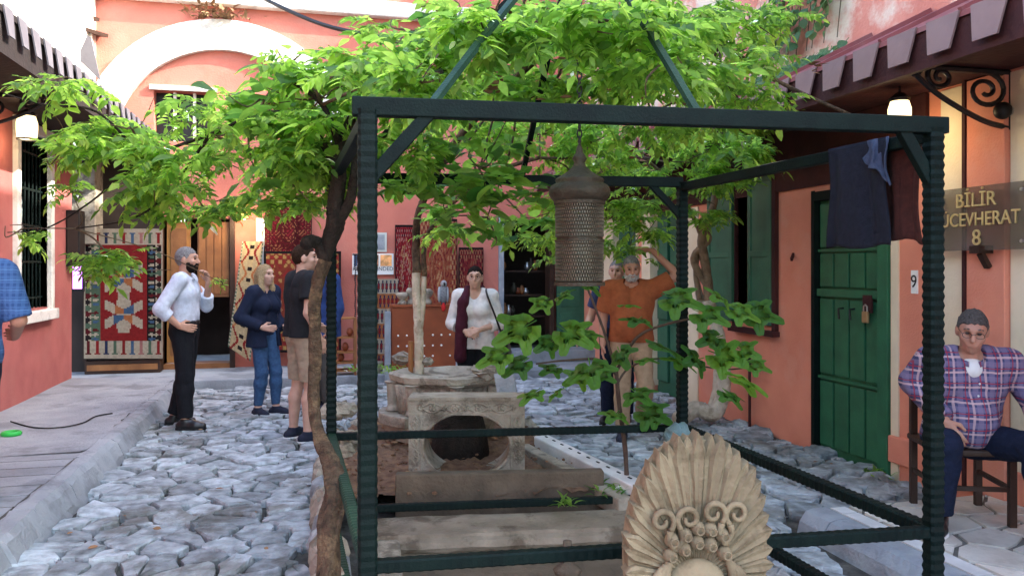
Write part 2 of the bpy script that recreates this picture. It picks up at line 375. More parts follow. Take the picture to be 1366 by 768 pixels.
# scattered small filler stones in the joints
fb = B()
for i in range(900):
    x, y = random.uniform(KX,4.2), random.uniform(2.6,10.8)
    if inpoly((x,y), bed) or (x > TER[0]-.2 and y < TER[1]+.2): continue
    r = random.uniform(.008,.028); fb.ball((x,y,-.012), (r,r*random.uniform(.6,1),r*.6), 6, 3)
tag(fb.obj('pebbles', MT['cobble'], gnd), kind='stuff')

# ---------------- left pavement: raised walk with cross slabs near, smooth concrete further on
pave = thing('pavement', None, None, (-2.2,6,0)); del_keys = [k for k in pave.keys()]
for k in del_keys: del pave[k]
tag(pave, kind='structure')
PZ = .16
B().box(LW-.3, KX-.1, 6.8, 11.3, -.05, PZ-.03).obj('base', MT['mortar'], pave); B().box(LW-.01, KX-.15, -1, 6.78, -.05, PZ-.0015).obj('bedding', MT['mortar'], pave)
y = 2.2
while y < 6.75:
    d = random.uniform(.21,.27); z = PZ+random.uniform(.0005,.003)
    B().box(LW+.0, KX-.16+random.uniform(-.01,.01), y, y+d-.02, PZ-.06, z).obj('paving_slab', MT['concrete'], pave); y += d
# concrete apron: gridded sheet with slight waves
nx, ny = 14, 40; V = []; Fq = []
for j in range(ny+1):
    for i in range(nx+1):
        x = LW+(KX-.16-LW)*i/nx; yy = 6.76+(11.25-6.76)*j/ny
        V.append((x+(.0 if i<nx else random.uniform(-.02,.03)), yy, PZ+.004+.012*math.sin(x*3+yy)*math.sin(yy*1.3)))
for j in range(ny):
    for i in range(nx): a = j*(nx+1)+i; Fq.append((a,a+1,a+nx+2,a+nx+1))
me = mkquads('concrete_apron', V, Fq); me.materials.append(MT['concrete']); smooth(me); ap = reg(bpy.data.objects.new('concrete_apron', me), pave)
# crack with a broken lip
ck = spline([G(14,563,PZ), G(45,571,PZ), G(80,571,PZ), G(110,565,PZ), G(128,556,PZ), G(150,552,PZ)], 5)
cb = B()
for i in range(len(ck)-1):
    a, b = ck[i], ck[i+1]; a = Vector((a.x,a.y,PZ+.008)); b = Vector((b.x,b.y,PZ+.008)); cb.bar(a, b, .005*abs(math.sin(i*.8+.4))+.003, .012)
cb.obj('crack', MT['ink'], pave)
# kerb: irregular blocks, sloped face
y = 1.6; k = 0
while y < 11.2:
    d = random.uniform(.45,.75); e = random.uniform(-.015,.015); b = B(); m = 5
    prof = [(-.17,-.05),(-.165,PZ-.002),(-.13,PZ+.008),(-.05,PZ+.002),(-.015,PZ-.035),(.03,.03),(.06,-.05)]
    vs = []; 
    for j in range(m+1):
        for q in prof: vs.append((KX+q[0]+e+random.uniform(-.012,.012), y+(d-.006)*j/m, q[1]+random.uniform(-.005,.005)))
    n = len(prof); fs = [tuple(range(n)), tuple(m*n+i for i in range(n))[::-1]]
    for j in range(m):
        for i in range(n): i2=(i+1)%n; fs.append((j*n+i, (j+1)*n+i, (j+1)*n+i2, j*n+i2))
    b.add(vs, fs).obj('kerb_stone', MT['concrete'], pave); y += d
# ---------------- back platform (low step in front of the shops)
plat = B().box(LW-.4, RWX+.3, 10.98, 14.6, -.05, .12).obj('back_step', MT['concrete'], bev=.015); tag(plat, kind='structure')
# ---------------- right terrace with crazy paving
ter = thing('terrace', None, None, (3.6,2.5,0))
for k in list(ter.keys()): del ter[k]
tag(ter, kind='structure')
TZ = .12
B().box(TER[0]+.02, RWX+.2, -1, TER[1]-.02, -.05, TZ-.012).obj('base', MT['grout'], ter)
pts = []
y = .9
while y < TER[1]+.4:
    x = TER[0]-.1
    while x < RWX+.4: pts.append((x+random.uniform(-.14,.14), y+random.uniform(-.13,.13))); x += random.uniform(.18,.36)
    y += .25
geos = []
for c, poly in zip(pts, voronoi(pts)):
    if not poly: continue
    for nrm, d in (((-1,0),-(TER[0]+.27)), ((1,0),RWX-.005), ((0,1),TER[1]-.02)): poly = clip(poly, nrm, d) if poly else poly
    if len(poly) < 3: continue
    geos.append(stone_geo(poly, .014, TZ+.002, 0, .003, .003, rough=False, base=TZ-.03))
lay_pieces(geos, 'paving_piece', MT['marble'], ter, 300, 'paving_pieces')
y = .6
while y < TER[1]-.1:                       # edge strip of small white marble rectangles beside a concrete kerb
    d = random.uniform(.16,.34); B().box(TER[0]+.15, TER[0]+.25, y, min(y+d-.012, TER[1]-.03), TZ-.02, TZ+.003).obj('edge_tile', MT['whiteboard'], ter); y += d
y = .4
while y < TER[1]-.1:
    d = random.uniform(.5,.9); y1 = min(y+d-.01, TER[1])
    pr = [(TER[0]-.07,-.05),(TER[0]-.045,.05),(TER[0]+.0,TZ-.012),(TER[0]+.05,TZ),(TER[0]+.14,TZ),(TER[0]+.14,-.05)]
    B().prism(pr, lambda p: (p[0],y,p[1]), lambda p: (p[0],y1,p[1])).obj('kerb_stone', MT['greystone'], ter); y += d
# rough rubble rim where the court meets the right wall
for i in range(46):
    yy = random.uniform(4.35, 10.6); xx = RWX-random.uniform(.03,.32)
    if yy > 8.3 and yy < 9.7: continue
    r = random.uniform(.05,.15)
    b = B().ball((xx,yy,random.uniform(-.02,.015)), (r,r*random.uniform(.7,1.3),r*random.uniform(.25,.5)), 9, 5)
    b.v = [tuple(np.array(v)+rng.normal(0,.008,3)) for v in b.v]
    b.obj('rubble_stone', MT['cobble'], gnd)

# ================================================================ BUILDINGS
def wall_x(b, x0, x1, ya, yb, za, zb, holes):      # wall slab between x0..x1 with rectangular holes (y0,y1,z0,z1)
    ys = sorted({ya,yb,*[h[0] for h in holes],*[h[1] for h in holes]}); zs = sorted({za,zb,*[h[2] for h in holes],*[h[3] for h in holes]})
    for i in range(len(ys)-1):
        run = None
        for j in range(len(zs)-1):
            cy, cz = (ys[i]+ys[i+1])/2, (zs[j]+zs[j+1])/2
            solid = not any(h[0]<cy<h[1] and h[2]<cz<h[3] for h in holes)
            if solid and run is None: run = zs[j]
            if run is not None and (not solid or j == len(zs)-2):
                b.box(x0, x1, ys[i], ys[i+1], run, zs[j+1] if solid else zs[j]); run = None
    return b
def wall_y(b, y0, y1, xa, xb, za, zb, holes):
    t = wall_x(B(), y0, y1, xa, xb, za, zb, holes); t.v = [(v[1],v[0],v[2]) for v in t.v]; t.f = [f[::-1] for f in t.f]
    b.add(t.v, t.f); return b
def scroll(b, o, ax, sgn=1, size=.4, r=.012, zs=1):           # wrought-iron scroll bracket in the plane (ax, z)
    o = Vector(o); ax = Vector(ax); up = Vector((0,0,1))
    def sp(c, R, turns, a0, dirn):
        pts = []
        for i in range(30):
            t = i/29; a = a0+dirn*turns*2*math.pi*t; rr = R*(1-.82*t); pts.append(o+ax*(c[0]+rr*math.cos(a))*1+up*(c[1]+rr*math.sin(a))*zs)
        b.tube(pts, lerpl([r,r*.8], 30), 6)
    sp((size*.25,-size*.22), size*.22, 1.6, math.pi/2, 1); sp((size*.72,-size*.1), size*.15, 1.5, math.pi/2, -1)
    sp((size*.98,-size*.05), size*.08, 1.3, 0, 1)
    b.tube([o, o+ax*size*1.08], r*1.2, 6); b.tube([o+up*.0, o-up*size*.5], r*1.3, 6)
    b.tube(spline([o-up*size*.48, o+ax*size*.3-up*size*.42, o+ax*size*.75-up*size*.22, o+ax*size*1.05], 6), r, 6)

# ---------------- right building
rb = thing('striped_building', 'salmon and cream striped building with green shutters and maroon scalloped metal awning', 'building', (4.6,6,0))
DY0, DY1 = YR(1180,RWX), YR(1085,RWX)             # green door
W0, W1, WZ0, WZ1 = YR(1034,RWX), YR(985,RWX), 1.03, 2.5
D2a, D2b = YR(906,RWX), YR(868,RWX)
D3a, D3b = YR(851,RWX), YR(818,RWX)
holes = [(DY0,DY1,-.1,2.2), (W0,W1,WZ0,WZ1), (D2a,D2b,-.1,2.3), (D3a,D3b,.12,2.3)]
wall_x(B(), RWX, RWX+.4, -1.0, BWY, -.1, 3.4, holes).obj('wall', MT['pink'], rb)
B().box(RWX+.02, RWX+.4, -1.0, BWY+3, 3.4, 8.0).obj('upper_wall', MT['pinkU'], rb)  # unseen top raised to keep direct sun off the court
for a, b_ in ((1350,1400),(1257,1293),(1190,1200),(917,932),(857,866),(806,816)):   # cream painted panels
    ya, yb = YR(b_,RWX), YR(a,RWX)
    B().box(RWX-.012, RWX+.01, ya, yb, -.02 if a<1250 else TZ, 2.82 if a>1250 else (2.28 if a>900 else 2.29)).obj('cream_panel', MT['cream'], rb)
ya, yb = YR(1352,RWX), YR(1294,RWX)
B().box(RWX-.05, RWX+.01, ya+.02, yb-.02, TZ, 2.83).obj('pilaster', MT['pink'], rb, bev=.006)
B().box(RWX-.06, RWX-.03, yb-.018, yb+.008, TZ, 2.835).obj('pilaster_shadow', MT['soffit'], rb)  # dark strip coloured in as the shadow along the pilaster edge
B().box(RWX-.04, RWX+.01, 2.0, YR(1257,RWX)+.5, TZ, TZ+.2).obj('plinth', MT['pink'], rb, bev=.01)
# door: four board columns with rails and a jamb
door = thing('door', None, None, (RWX,DY0,0)); 
for k in list(door.keys()): del door[k]
door.parent = rb; door.matrix_parent_inverse = WM[rb].inverted()
nb = 4; wd = (DY1-DY0-.1)/nb
B().box(RWX+.056, RWX+.08, DY0+.04, DY1-.02, -.05, 2.17).obj('backing', MT['green'], door)
for i in range(nb):
    y0 = DY0+.06+i*wd
    for z0, z1 in ((.04,.62),(.66,1.33),(1.41,1.72),(1.75,2.15)):
        B().box(RWX+.028, RWX+.055, y0+.012, y0+wd-.012, z0+.012, z1-.012).obj('door_panel', MT['green'], door, bev=.006)
for z in (.64,1.735): B().box(RWX+.018, RWX+.05, DY0+.06, DY1-.04, z-.012, z+.012).obj('rail', MT['green'], door)
B().box(RWX+.005, RWX+.05, DY0+.06, DY1-.04, 1.34, 1.405).obj('cross_bar', MT['green'], door, bev=.004)
B().box(RWX-.035, RWX+.09, DY0-.07, DY0+.045, -.03, 2.26).obj('jamb', MT['green'], door, bev=.005)
B().box(RWX-.01, RWX+.09, DY1-.025, DY1+.02, -.03, 2.26).obj('jamb', MT['frame'], door)
B().box(RWX-.012, RWX+.09, DY0+.0, DY1, 2.17, 2.25).obj('lintel', MT['frame'], door)
lk = P(1156,445,6.25); yl = YR(1156,RWX)
pl = B().box(RWX-.025, RWX+.0, yl-.035, yl+.03, 1.15, 1.24).obj('padlock', MT['brassy'], door, bev=.006)
B().tube([(RWX-.012,yl-.024,1.235),(RWX-.012,yl-.02,1.28),(RWX-.012,yl,1.295),(RWX-.012,yl+.018,1.28),(RWX-.012,yl+.02,1.235)], .007, 6).obj('shackle', MT['steel'], pl)
B().box(RWX-.006, RWX+.012, yl-.06, yl+.04, 1.23, 1.37).obj('hasp', MT['soffit'], door)
for px in (1121,1136): yy = YR(px,RWX); B().tube([(RWX+.03,yy,1.25),(RWX-.02,yy,1.245),(RWX-.022,yy-.012,1.16)], .009, 6).obj('handle', MT['iron'], door)
# shutters and windows
def shutter_leaf(y0, y1, z0, z1, x, par, ang=0):
    t = bpy.data.objects.new('shutter', None); COL.objects.link(t); t.parent = par; t.matrix_parent_inverse = WM[par].inverted(); WM[t] = Matrix.Identity(4)
    rot = lambda b: b
    fw = .055
    for yy0, yy1, zz0, zz1 in ((y0,y0+fw,z0,z1),(y1-fw,y1,z0,z1),(y0+fw,y1-fw,z0,z0+.08),(y0+fw,y1-fw,z1-.08,z1),(y0+fw,y1-fw,z0+(z1-z0)*.45,z0+(z1-z0)*.45+.06)):
        rot(B().box(x-.02,x+.02,yy0,yy1,zz0,zz1)).obj('stile', MT['shutter'], t, bev=.003)
    for zz0, zz1 in ((z0+.08, z0+(z1-z0)*.45), (z0+(z1-z0)*.45+.06, z1-.08)):
        rot(B().box(x-.006,x+.012,y0+fw,y1-fw,zz0,zz1)).obj('panel', MT['shutter'], t)
    return t
B().box(RWX+.18, RWX+.2, W0, W1, WZ0, WZ1).obj('window_pane', MT['black'], rb)
fw_ = .05
for q in ((W0-.06,W0,WZ0-.05,WZ1+.05),(W1,W1+.06,WZ0-.05,WZ1+.05)): B().box(RWX-.04,RWX+.1,*q).obj('window_frame', MT['soffit'], rb)
B().box(RWX-.08,RWX+.1,W0-.08,W1+.08,WZ0-.1,WZ0-.05).obj('window_sill', MT['soffit'], rb)
shutter_leaf(W0, W0+(W1-W0)*.62, WZ0, WZ1, RWX-.03, rb)
shutter_leaf(W1+.02, W1+.55, WZ0, WZ1, RWX-.05, rb)
for a, b_, z0 in ((D2a,D2b,.05),(D3a,D3b,.15)):
    h = (a+b_)/2
    B().box(RWX+.1,RWX+.14,a,b_,-.08,2.3).obj('door_backing', MT['shutter'], rb)
    for y0, y1 in ((a+.03,h-.01),(h+.01,b_-.03)):
        for zz0, zz1 in ((z0+.08,.85),(.92,1.55),(1.62,2.22)): B().box(RWX+.06,RWX+.11,y0+.04,y1-.04,zz0,zz1).obj('door_panel', MT['shutter'], rb, bev=.008)
    for y0 in (a-.02,b_-.02): B().box(RWX-.02,RWX+.1,y0,y0+.05,z0,2.34).obj('door_frame', MT['cream'], rb)
# eave, valance teeth, roof
EX, EZ = 3.35, 2.96
B().add([(EX,-1,EZ),(RWX+.03,-1,3.42),(RWX+.03,11.9,3.42),(EX,11.9,EZ),(EX,-1,EZ-.03),(RWX+.03,-1,3.39),(RWX+.03,11.9,3.39),(EX,11.9,EZ-.03)],
        [(0,1,2,3),(7,6,5,4),(0,3,7,4),(0,4,5,1),(3,2,6,7)]).obj('awning_roof', MT['roofR'], rb)
y = -.8
while y < 11.8:                                  # standing seams
    B().bar((EX,y,EZ+.008),(RWX,y,3.425),.025,.03).obj('roof_seam', MT['roofR'], rb); y += .62
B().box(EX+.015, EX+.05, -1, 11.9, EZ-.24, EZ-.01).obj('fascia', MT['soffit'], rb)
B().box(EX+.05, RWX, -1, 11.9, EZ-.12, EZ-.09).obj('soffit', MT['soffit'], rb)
B().box(RWX-.034, RWX-.001, YR(1240,RWX), 11.9, EZ-.66, EZ-.125).obj('maroon_strip', MT['soffit'], rb)  # dark maroon strip on the wall below the soffit
y = YR(1315,EX)-.31*6-.16
for i in range(34):
    y0 = y+i*.312; h = .19+random.uniform(-.008,.008)
    vs = [(y0-.0,EZ+.005),(y0+.235,EZ+.005),(y0+.2,EZ-h),(y0+.045,EZ-h)]
    B().prism(vs, lambda p: (EX-.012-(EZ-p[1])*.12,p[0],p[1]), lambda p: (EX+.0-(EZ-p[1])*.12,p[0],p[1])).obj('valance_tooth', MT['tooth'], rb)
for yb_ in (4.12, 6.9, 9.4):
    b = B(); scroll(b, (RWX,yb_,EZ-.14), (-1,0,0), size=.72, r=.017, zs=.75); b.obj('scroll_bracket', MT['iron'], rb)
# house number plate 9
yn = YR(1221,RWX); zn = ZR(1221,376,RWX)
pn = B().box(RWX-.012,RWX,yn-.03,yn+.03,zn-.085,zn+.085).obj('number_plate', MT['paper'], rb)
def text(body, size, mat, par, mtx, name='lettering', ext=.004, name_loc=None, sx=1):
    cu = bpy.data.curves.new('t','FONT'); cu.body = body; cu.size = size; cu.align_x='CENTER'; cu.align_y='CENTER'; cu.extrude = ext
    o = bpy.data.objects.new('t', cu); COL.objects.link(o); dg = bpy.context.evaluated_depsgraph_get()
    me = bpy.data.meshes.new_from_object(o.evaluated_get(dg)); bpy.data.objects.remove(o); me.materials.clear(); me.materials.append(mat)
    me.transform(mtx @ Matrix.Diagonal((sx,1,1,1))); me.name = name
    return reg(bpy.data.objects.new(name, me), par)
def on_right(x, y, z): return Matrix(((0,0,-1,x),(-1,0,0,y),(0,1,0,z),(0,0,0,1)))
text('9', .13, MT['ink'], rb, on_right(RWX-.014, yn, zn), 'number', .001)
# ---------------- name sign on stand-offs
SX = RWX-.12
ys0, ys1 = YR(1374,SX), YR(1236,SX); zs0, zs1 = ZR(1300,334,SX), ZR(1300,249,SX)
sg = thing('name_sign', 'smoked glass name sign with gold raised letters and figure 8', 'sign', (SX,(ys0+ys1)/2,zs0))
B().box(SX-.004,SX+.004,ys0,ys1,zs0,zs1).obj('plate', glassmat('smoked_acrylic',(.12,.095,.07),.5,.12), sg)
cy = YR(1308,SX); yj = (ys0+ys1)/2
text('BİLİR', .13, MT['gold'], sg, on_right(SX-.012, yj-.02, zs1-.09), sx=1.0)
text('MÜCEVHERAT', .125, MT['gold'], sg, on_right(SX-.012, yj+.0, zs1-.215), sx=.9)
text('8', .145, MT['gold'], sg, on_right(SX-.012, yj-.03, zs1-.335))
for yy in (ys0+.05,ys1-.05):
    for zz in (zs0+.05,zs1-.05): B().tube([(SX-.014,yy,zz),(RWX-.02,yy,zz)], .011, 8).obj('stand_off', MT['steel'], sg)
# bracket scrap below the sign, small camera above
b = B().box(RWX-.16,RWX-.03,cy-.03,cy+.05,zs0-.02,zs0+.03); b.bar((RWX-.12,cy,zs0-.02),(RWX-.06,cy,zs0-.11),.04,.03); tag(b.obj('wall_bracket', MT['woodD']), 'rusty metal bracket on the pilaster just below the glass name sign', 'bracket')
cp = (RWX-.07, YR(1341,RWX-.05), ZR(1341,148,RWX-.05))
ct = thing('wall_camera', 'small dark dome fitting on salmon wall above the name sign', 'camera', cp)
B().ball(cp, .055, 12, 8).obj('dome', MT['black'], ct, sm=True); B().tube([cp,(RWX,cp[1],cp[2])], .03, 10).obj('mount', MT['steel'], ct)
hk = (RWX, YR(1061,RWX), ZR(1061,342,RWX)); tag(B().bar((RWX+.0,hk[1]+.03,hk[2]+.02),(RWX-.06,hk[1]-.03,hk[2]-.03),.02,.03).obj('wall_hook', MT['soffit']), 'small rusty hook in salmon wall between shutter and green door', 'hook')
# standpipe with a black tap by the vine
yp = YR(1000,RWX-.12); tp = thing('standpipe', 'thin standpipe with black valve wheel against salmon wall', 'pipe', (RWX-.12,yp,0))
B().tube([(RWX-.12,yp,0),(RWX-.12,yp,.62)], .014, 8).obj('pipe', MT['soffit'], tp)
b = B()
for i in range(5): a = i*2*math.pi/5; b.tube([(RWX-.14,yp,.68),(RWX-.14,yp+.06*math.cos(a),.68+.06*math.sin(a))], .014, 6)
b.ball((RWX-.14,yp,.68),.03).obj('valve', MT['iron'], tp)

# ---------------- left building
lb = thing('red_building', 'faded red building with barred white window and dark overhanging eave', 'building', (-3.3,6,0))
LW0, LW1, LZ0, LZ1 = YR(22,LW), YR(63,LW), 1.13, 3.05
wall_x(B(), LW-.4, LW, -1, 11.2, -.1, 3.6, [(LW0,LW1,LZ0,LZ1)]).obj('wall', MT['pinkL'], lb)
B().box(LW-.4, LW-.02, -1, BWY+.3, 3.6, 5.1).obj('upper_wall', MT['white'], lb)
fwn = .11
wn = thing('window', None, None, (LW,LW0,LZ0))
for k in list(wn.keys()): del wn[k]
wn.parent = lb; wn.matrix_parent_inverse = WM[lb].inverted()
for q in ((LW0-fwn,LW0,LZ0-.12,LZ1+fwn),(LW1,LW1+fwn,LZ0-.12,LZ1+fwn),(LW0,LW1,LZ1,LZ1+fwn)): B().box(LW-.3,LW+.05,*q).obj('surround', MT['white'], wn, bev=.01)
B().box(LW-.3,LW+.09,LW0-fwn-.03,LW1+fwn+.03,LZ0-.14,LZ0-.02).obj('sill', MT['white'], wn, bev=.012)
B().box(LW-.28,LW-.26,LW0,LW1,LZ0,LZ1).obj('pane', M('milky_window',(.50,.62,.60),(.38,.50,.48),2,.15,0), wn)
for t in (.25,.5,.75): yy = LW0+(LW1-LW0)*t; B().box(LW-.26,LW-.23,yy-.02,yy+.02,LZ0,LZ1).obj('mullion', MT['white'], wn)
B().box(LW-.26,LW-.22,LW0,LW1,2.4,2.46).obj('transom', MT['frame'], wn)
B().box(LW-.25,LW-.225,LW0,LW1,2.46,LZ1).obj('dark_upper_panel', MT['frame'], wn)
for i in range(8): yy = LW0+.06+(LW1-LW0-.12)*i/7; B().tube([(LW-.06,yy,LZ0),(LW-.06,yy,LZ1)], .011, 6).obj('bar', MT['frame'], wn)
for i in range(5): zz = LZ0+.12+i*.4; B().box(LW-.07,LW-.05,LW0,LW1,zz-.012,zz+.012).obj('cross_bar', MT['frame'], wn)
LEX, LEZ = -2.2, 3.5
B().add([(LEX,-1,LEZ),(LEX,BWY,LEZ),(LW-.02,BWY,3.95),(LW-.02,-1,3.95),(LEX,-1,LEZ-.05),(LEX,BWY,LEZ-.05),(LW-.02,BWY,3.9),(LW-.02,-1,3.9)],
        [(0,1,2,3),(7,6,5,4),(0,4,5,1),(0,3,7,4),(1,5,6,2)]).obj('awning_roof', MT['darkroof'], lb)
B().box(LEX-.05, LEX-.015, -1, BWY, LEZ-.34, LEZ-.01).obj('fascia', MT['darkroof'], lb)
B().box(LW, LEX-.05, -1, BWY, LEZ-.32, LEZ-.29).obj('soffit', MT['darkroof'], lb)
for i in range(34):
    y0 = 2.0+i*.30
    vs = [(y0,LEZ+.01),(y0+.19,LEZ+.01),(y0+.155,LEZ-.21),(y0+.04,LEZ-.21)]
    B().prism(vs, lambda p: (LEX+.0+(LEZ-p[1])*.12,p[0],p[1]), lambda p: (LEX+.012+(LEZ-p[1])*.12,p[0],p[1])).obj('valance_tooth', MT['toothL'], lb)
for yb_ in (8.2,11.0):
    b = B(); scroll(b, (LW,yb_,LEZ-.34), (1,0,0), size=.6, r=.016, zs=.75); b.obj('scroll_bracket', MT['iron'], lb)
# loose planks and a leaning metal sheet on the left roof
for k, (p, q) in enumerate((((90,35),(130,42)), ((80,16),(118,20)), ((78,8),(90,8)))):
    a, b_ = P(p[0]-12,p[1]+2,11.3), P(q[0],q[1]+2,11.0)
    tag(B().bar(a, b_, .35, .05).obj('roof_plank', MT['woodD']), ('weathered plank jutting lowest above the left eave','weathered plank jutting in the middle above the left eave','short weathered plank end sticking out highest above left eave')[k], 'plank', 'planks above the left eave')
q = [P(x_,y_,10.6) for x_, y_ in ((103,78),(134,108),(121,50),(116,47))]; b = B().add([tuple(v) for v in q]+[(v.x,v.y+.03,v.z) for v in q], [(0,1,2,3),(7,6,5,4),(0,4,5,1),(1,5,6,2),(2,6,7,3),(3,7,4,0)]); tag(b.obj('metal_sheet', MT['toothL']), 'grey sheet of metal propped on left roof before the arch', 'metal sheet')
# black speaker box and glowing display in the corner
sp0 = (LW, YR(90,LW)-.35, 1.55)
tb = thing('speaker_box', 'black box mounted on red wall beside barred window', 'speaker', sp0)
zc0, zc1 = ZR(88,355,LW), ZR(88,280,LW); yc0, yc1 = YR(78,LW), YR(100,LW)-.0
B().box(LW+.002,LW+.16,10.95,11.18,zc0,zc1).obj('cabinet', MT['black'], tb, bev=.01)
B().box(LW+.02,LW+.14,10.94,10.95,zc0+.05,zc1-.05).obj('grille', MT['interior'], tb)
x0, x1 = XB(97,11.75), XB(109,11.75); z0, z1 = ZB(103,385,11.75), ZB(103,288,11.75)
ds = thing('display_screen', 'tall narrow glowing purple and white display screen in dark corner', 'screen', ((x0+x1)/2,11.75,z0))
B().box(x0-.03,x1+.02,11.76,11.82,z0-.04,z1+.04).obj('housing', MT['black'], ds)
B().box(x0,x1,11.752,11.758,z0,z0+(z1-z0)*.45).obj('panel', emit('violet_glow',(.55,.16,.95),1.1), ds)
B().box(x0,x1,11.752,11.758,z0+(z1-z0)*.45,z0+(z1-z0)*.78).obj('panel', emit('white_glow',(.8,.75,.95),.9), ds)
B().box(x0,x1,11.752,11.758,z0+(z1-z0)*.78,z1).obj('panel', emit('orange_glow',(.8,.25,.10),.5), ds)

# ---------------- back building
bb = thing('arched_building', 'salmon back building with white arch over carpet shop front', 'building', (.6,12.5,0))
A0, A1 = XB(219,BWY), XB(307,BWY)
S0, S1 = XB(668,BWY), XB(742,BWY)
AC = (-1.26,3.25)
wx0, wx1 = XB(205,BWY), XB(285,BWY); wz0, wz1 = 3.4, ZB(245,122,BWY)
wall_y(B(), BWY, BWY+.4, -4.5, 5.2, -.1, 7.0, [(A0,A1,.1,2.3),(S0,S1,.1,2.35),(wx0,wx1,wz0,wz1)]).obj('wall', MT['pinkB'], bb)
n = 40; Ro, Ri = 1.93, 1.49; vs = []
b = B()
for i in range(n):
    a0, a1 = math.pi*(-.03+1.06*i/n), math.pi*(-.03+1.06*(i+1)/n)
    q = [(AC[0]+r*math.cos(a), yy, AC[1]+r*math.sin(a)) for yy in (BWY-.1,BWY+.01) for r, a in ((Ri,a0),(Ro,a0),(Ro,a1),(Ri,a1))]
    b.add(q, [(0,1,2,3),(7,6,5,4),(1,5,6,2),(0,3,7,4)])
b.obj('arch_band', MT['white'], bb)
B().box(-4.5,5.2,BWY-.16,BWY+.01,5.38,5.62).obj('cornice', MT['white'], bb, bev=.03)
B().box(-3.3,XB(128,BWY),BWY-.22,BWY+.01,3.3,7).obj('corner_pier', MT['white'], bb)
B().box(wx0-.05,wx1+.05,BWY-.05,BWY+.02,wz1,wz1+.07).obj('window_lintel', MT['white'], bb)
B().box(wx0,wx1,BWY+.2,BWY+.22,wz0,wz1).obj('window_pane', MT['black'], bb)
for t in (.33,.66): xx = wx0+(wx1-wx0)*t; B().box(xx-.02,xx+.02,BWY+.1,BWY+.16,wz0,wz1).obj('window_bar', MT['white'], bb)
# left corner: flat dark panel coloured as a shaded recess, and grey stone pilaster
B().box(-3.4,A0-.08,BWY-.03,BWY+.005,.1,3.2).obj('shade_panel', MT['interior'], bb)
xa, xb = XB(98,12.0), XB(131,12.0)
B().box(xa,xb,11.85,BWY-.03,1.9,3.25).obj('stone_pilaster', MT['stone'], bb, bev=.015)
# doorway with wooden leaves
B().box(A0-.08,A0,BWY-.06,BWY+.3,.12,2.36).obj('door_post', MT['woodD'], bb); B().box(A1,A1+.07,BWY-.06,BWY+.3,.12,2.36).obj('door_post', MT['woodD'], bb)
B().box(A0,A1,BWY-.05,BWY+.3,.12,.19).obj('threshold', MT['wood'], bb)
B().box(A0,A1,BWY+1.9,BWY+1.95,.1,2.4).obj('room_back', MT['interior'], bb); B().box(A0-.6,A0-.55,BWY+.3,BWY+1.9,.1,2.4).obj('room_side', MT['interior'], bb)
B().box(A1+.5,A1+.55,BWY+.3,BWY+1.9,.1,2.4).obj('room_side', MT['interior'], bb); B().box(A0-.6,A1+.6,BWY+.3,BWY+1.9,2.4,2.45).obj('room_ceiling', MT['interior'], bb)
lf = B().box(A0+.02,A0+.34,BWY+.1,BWY+.14,.2,2.25).obj('door_leaf', M('honey_wood',(.42,.2,.05),(.3,.12,.03),5,.45,.2,40), bb)
for z0, z1 in ((.3,1.0),(1.1,2.15)): B().box(A0+.07,A0+.29,BWY+.085,BWY+.1,z0,z1).obj('panel', MT['wood'], lf, bev=.006)
lf = B().box(A1-.46,A1-.02,BWY+.08,BWY+.12,1.15,2.25).obj('door_leaf', MT['wood'], bb)
for i in range(4): B().box(A1-.44+i*.108,A1-.345+i*.108,BWY+.06,BWY+.08,1.2,2.2).obj('board', MT['wood'], lf)
# shop opening, right
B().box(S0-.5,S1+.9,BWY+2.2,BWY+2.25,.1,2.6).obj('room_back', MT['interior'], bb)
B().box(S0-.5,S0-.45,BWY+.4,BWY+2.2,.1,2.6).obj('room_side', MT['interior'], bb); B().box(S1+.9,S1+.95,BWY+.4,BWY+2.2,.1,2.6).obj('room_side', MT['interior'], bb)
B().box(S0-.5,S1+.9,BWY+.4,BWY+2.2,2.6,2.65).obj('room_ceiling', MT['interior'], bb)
for px in (668,735): xx = XB(px,BWY); B().box(xx-.04,xx+.04,BWY-.05,BWY+.2,.12,2.4).obj('shop_post', MT['greystone'] if px<700 else MT['woodD'], bb)
for zz in (.75,1.1,1.5): B().box(S0+.06,S1-.05,BWY+.5,BWY+.8,zz,zz+.03).obj('shelf', MT['woodD'], bb)
g0, g1 = XB(742,BWY), XB(778,BWY)
gd = B().box(g0,g1,BWY-.04,BWY+.02,.12,2.3).obj('green_door', MT['shutter'], bb)
for z0, z1 in ((.22,.85),(.95,1.55),(1.65,2.2)): B().box(g0+.06,g1-.06,BWY-.055,BWY-.03,z0,z1).obj('panel', MT['shutter'], gd, bev=.006)
B().box(S0-.1,S1+.8,11.75,BWY,.12,.3).obj('door_step', MT['concrete'], bb, bev=.012)
xa, xb = XB(342,12.2), XB(353,12.2)
B().box(xa,xb,12.16,BWY,.3,2.3).obj('white_post', MT['white'], bb)
# shop goods on the dark shelves
for k in range(12):
    mk = ('copper','brass','steel','wood')[k%4]; sf = ('lowest','middle','topmost')[k%3]
    xx = S0+.15+(S1-S0-.3)*((k*.37)%1); zz = (.78,1.13,1.53)[k%3]
    hgt = random.uniform(.1,.22); b = B().lathe([(.03,0),(.055,hgt*.3),(.05,hgt*.6),(.02,hgt*.85),(.028,hgt)], (xx,BWY+.65,zz), 12)
    tag(b.obj('vase', MT[mk], sm=True), {'copper':'copper red','brass':'dark bronze','steel':'silvery','wood':'orange brown'}[mk]+' vase on the '+sf+' dark shop shelf', 'vase', 'vases on the shop shelves')

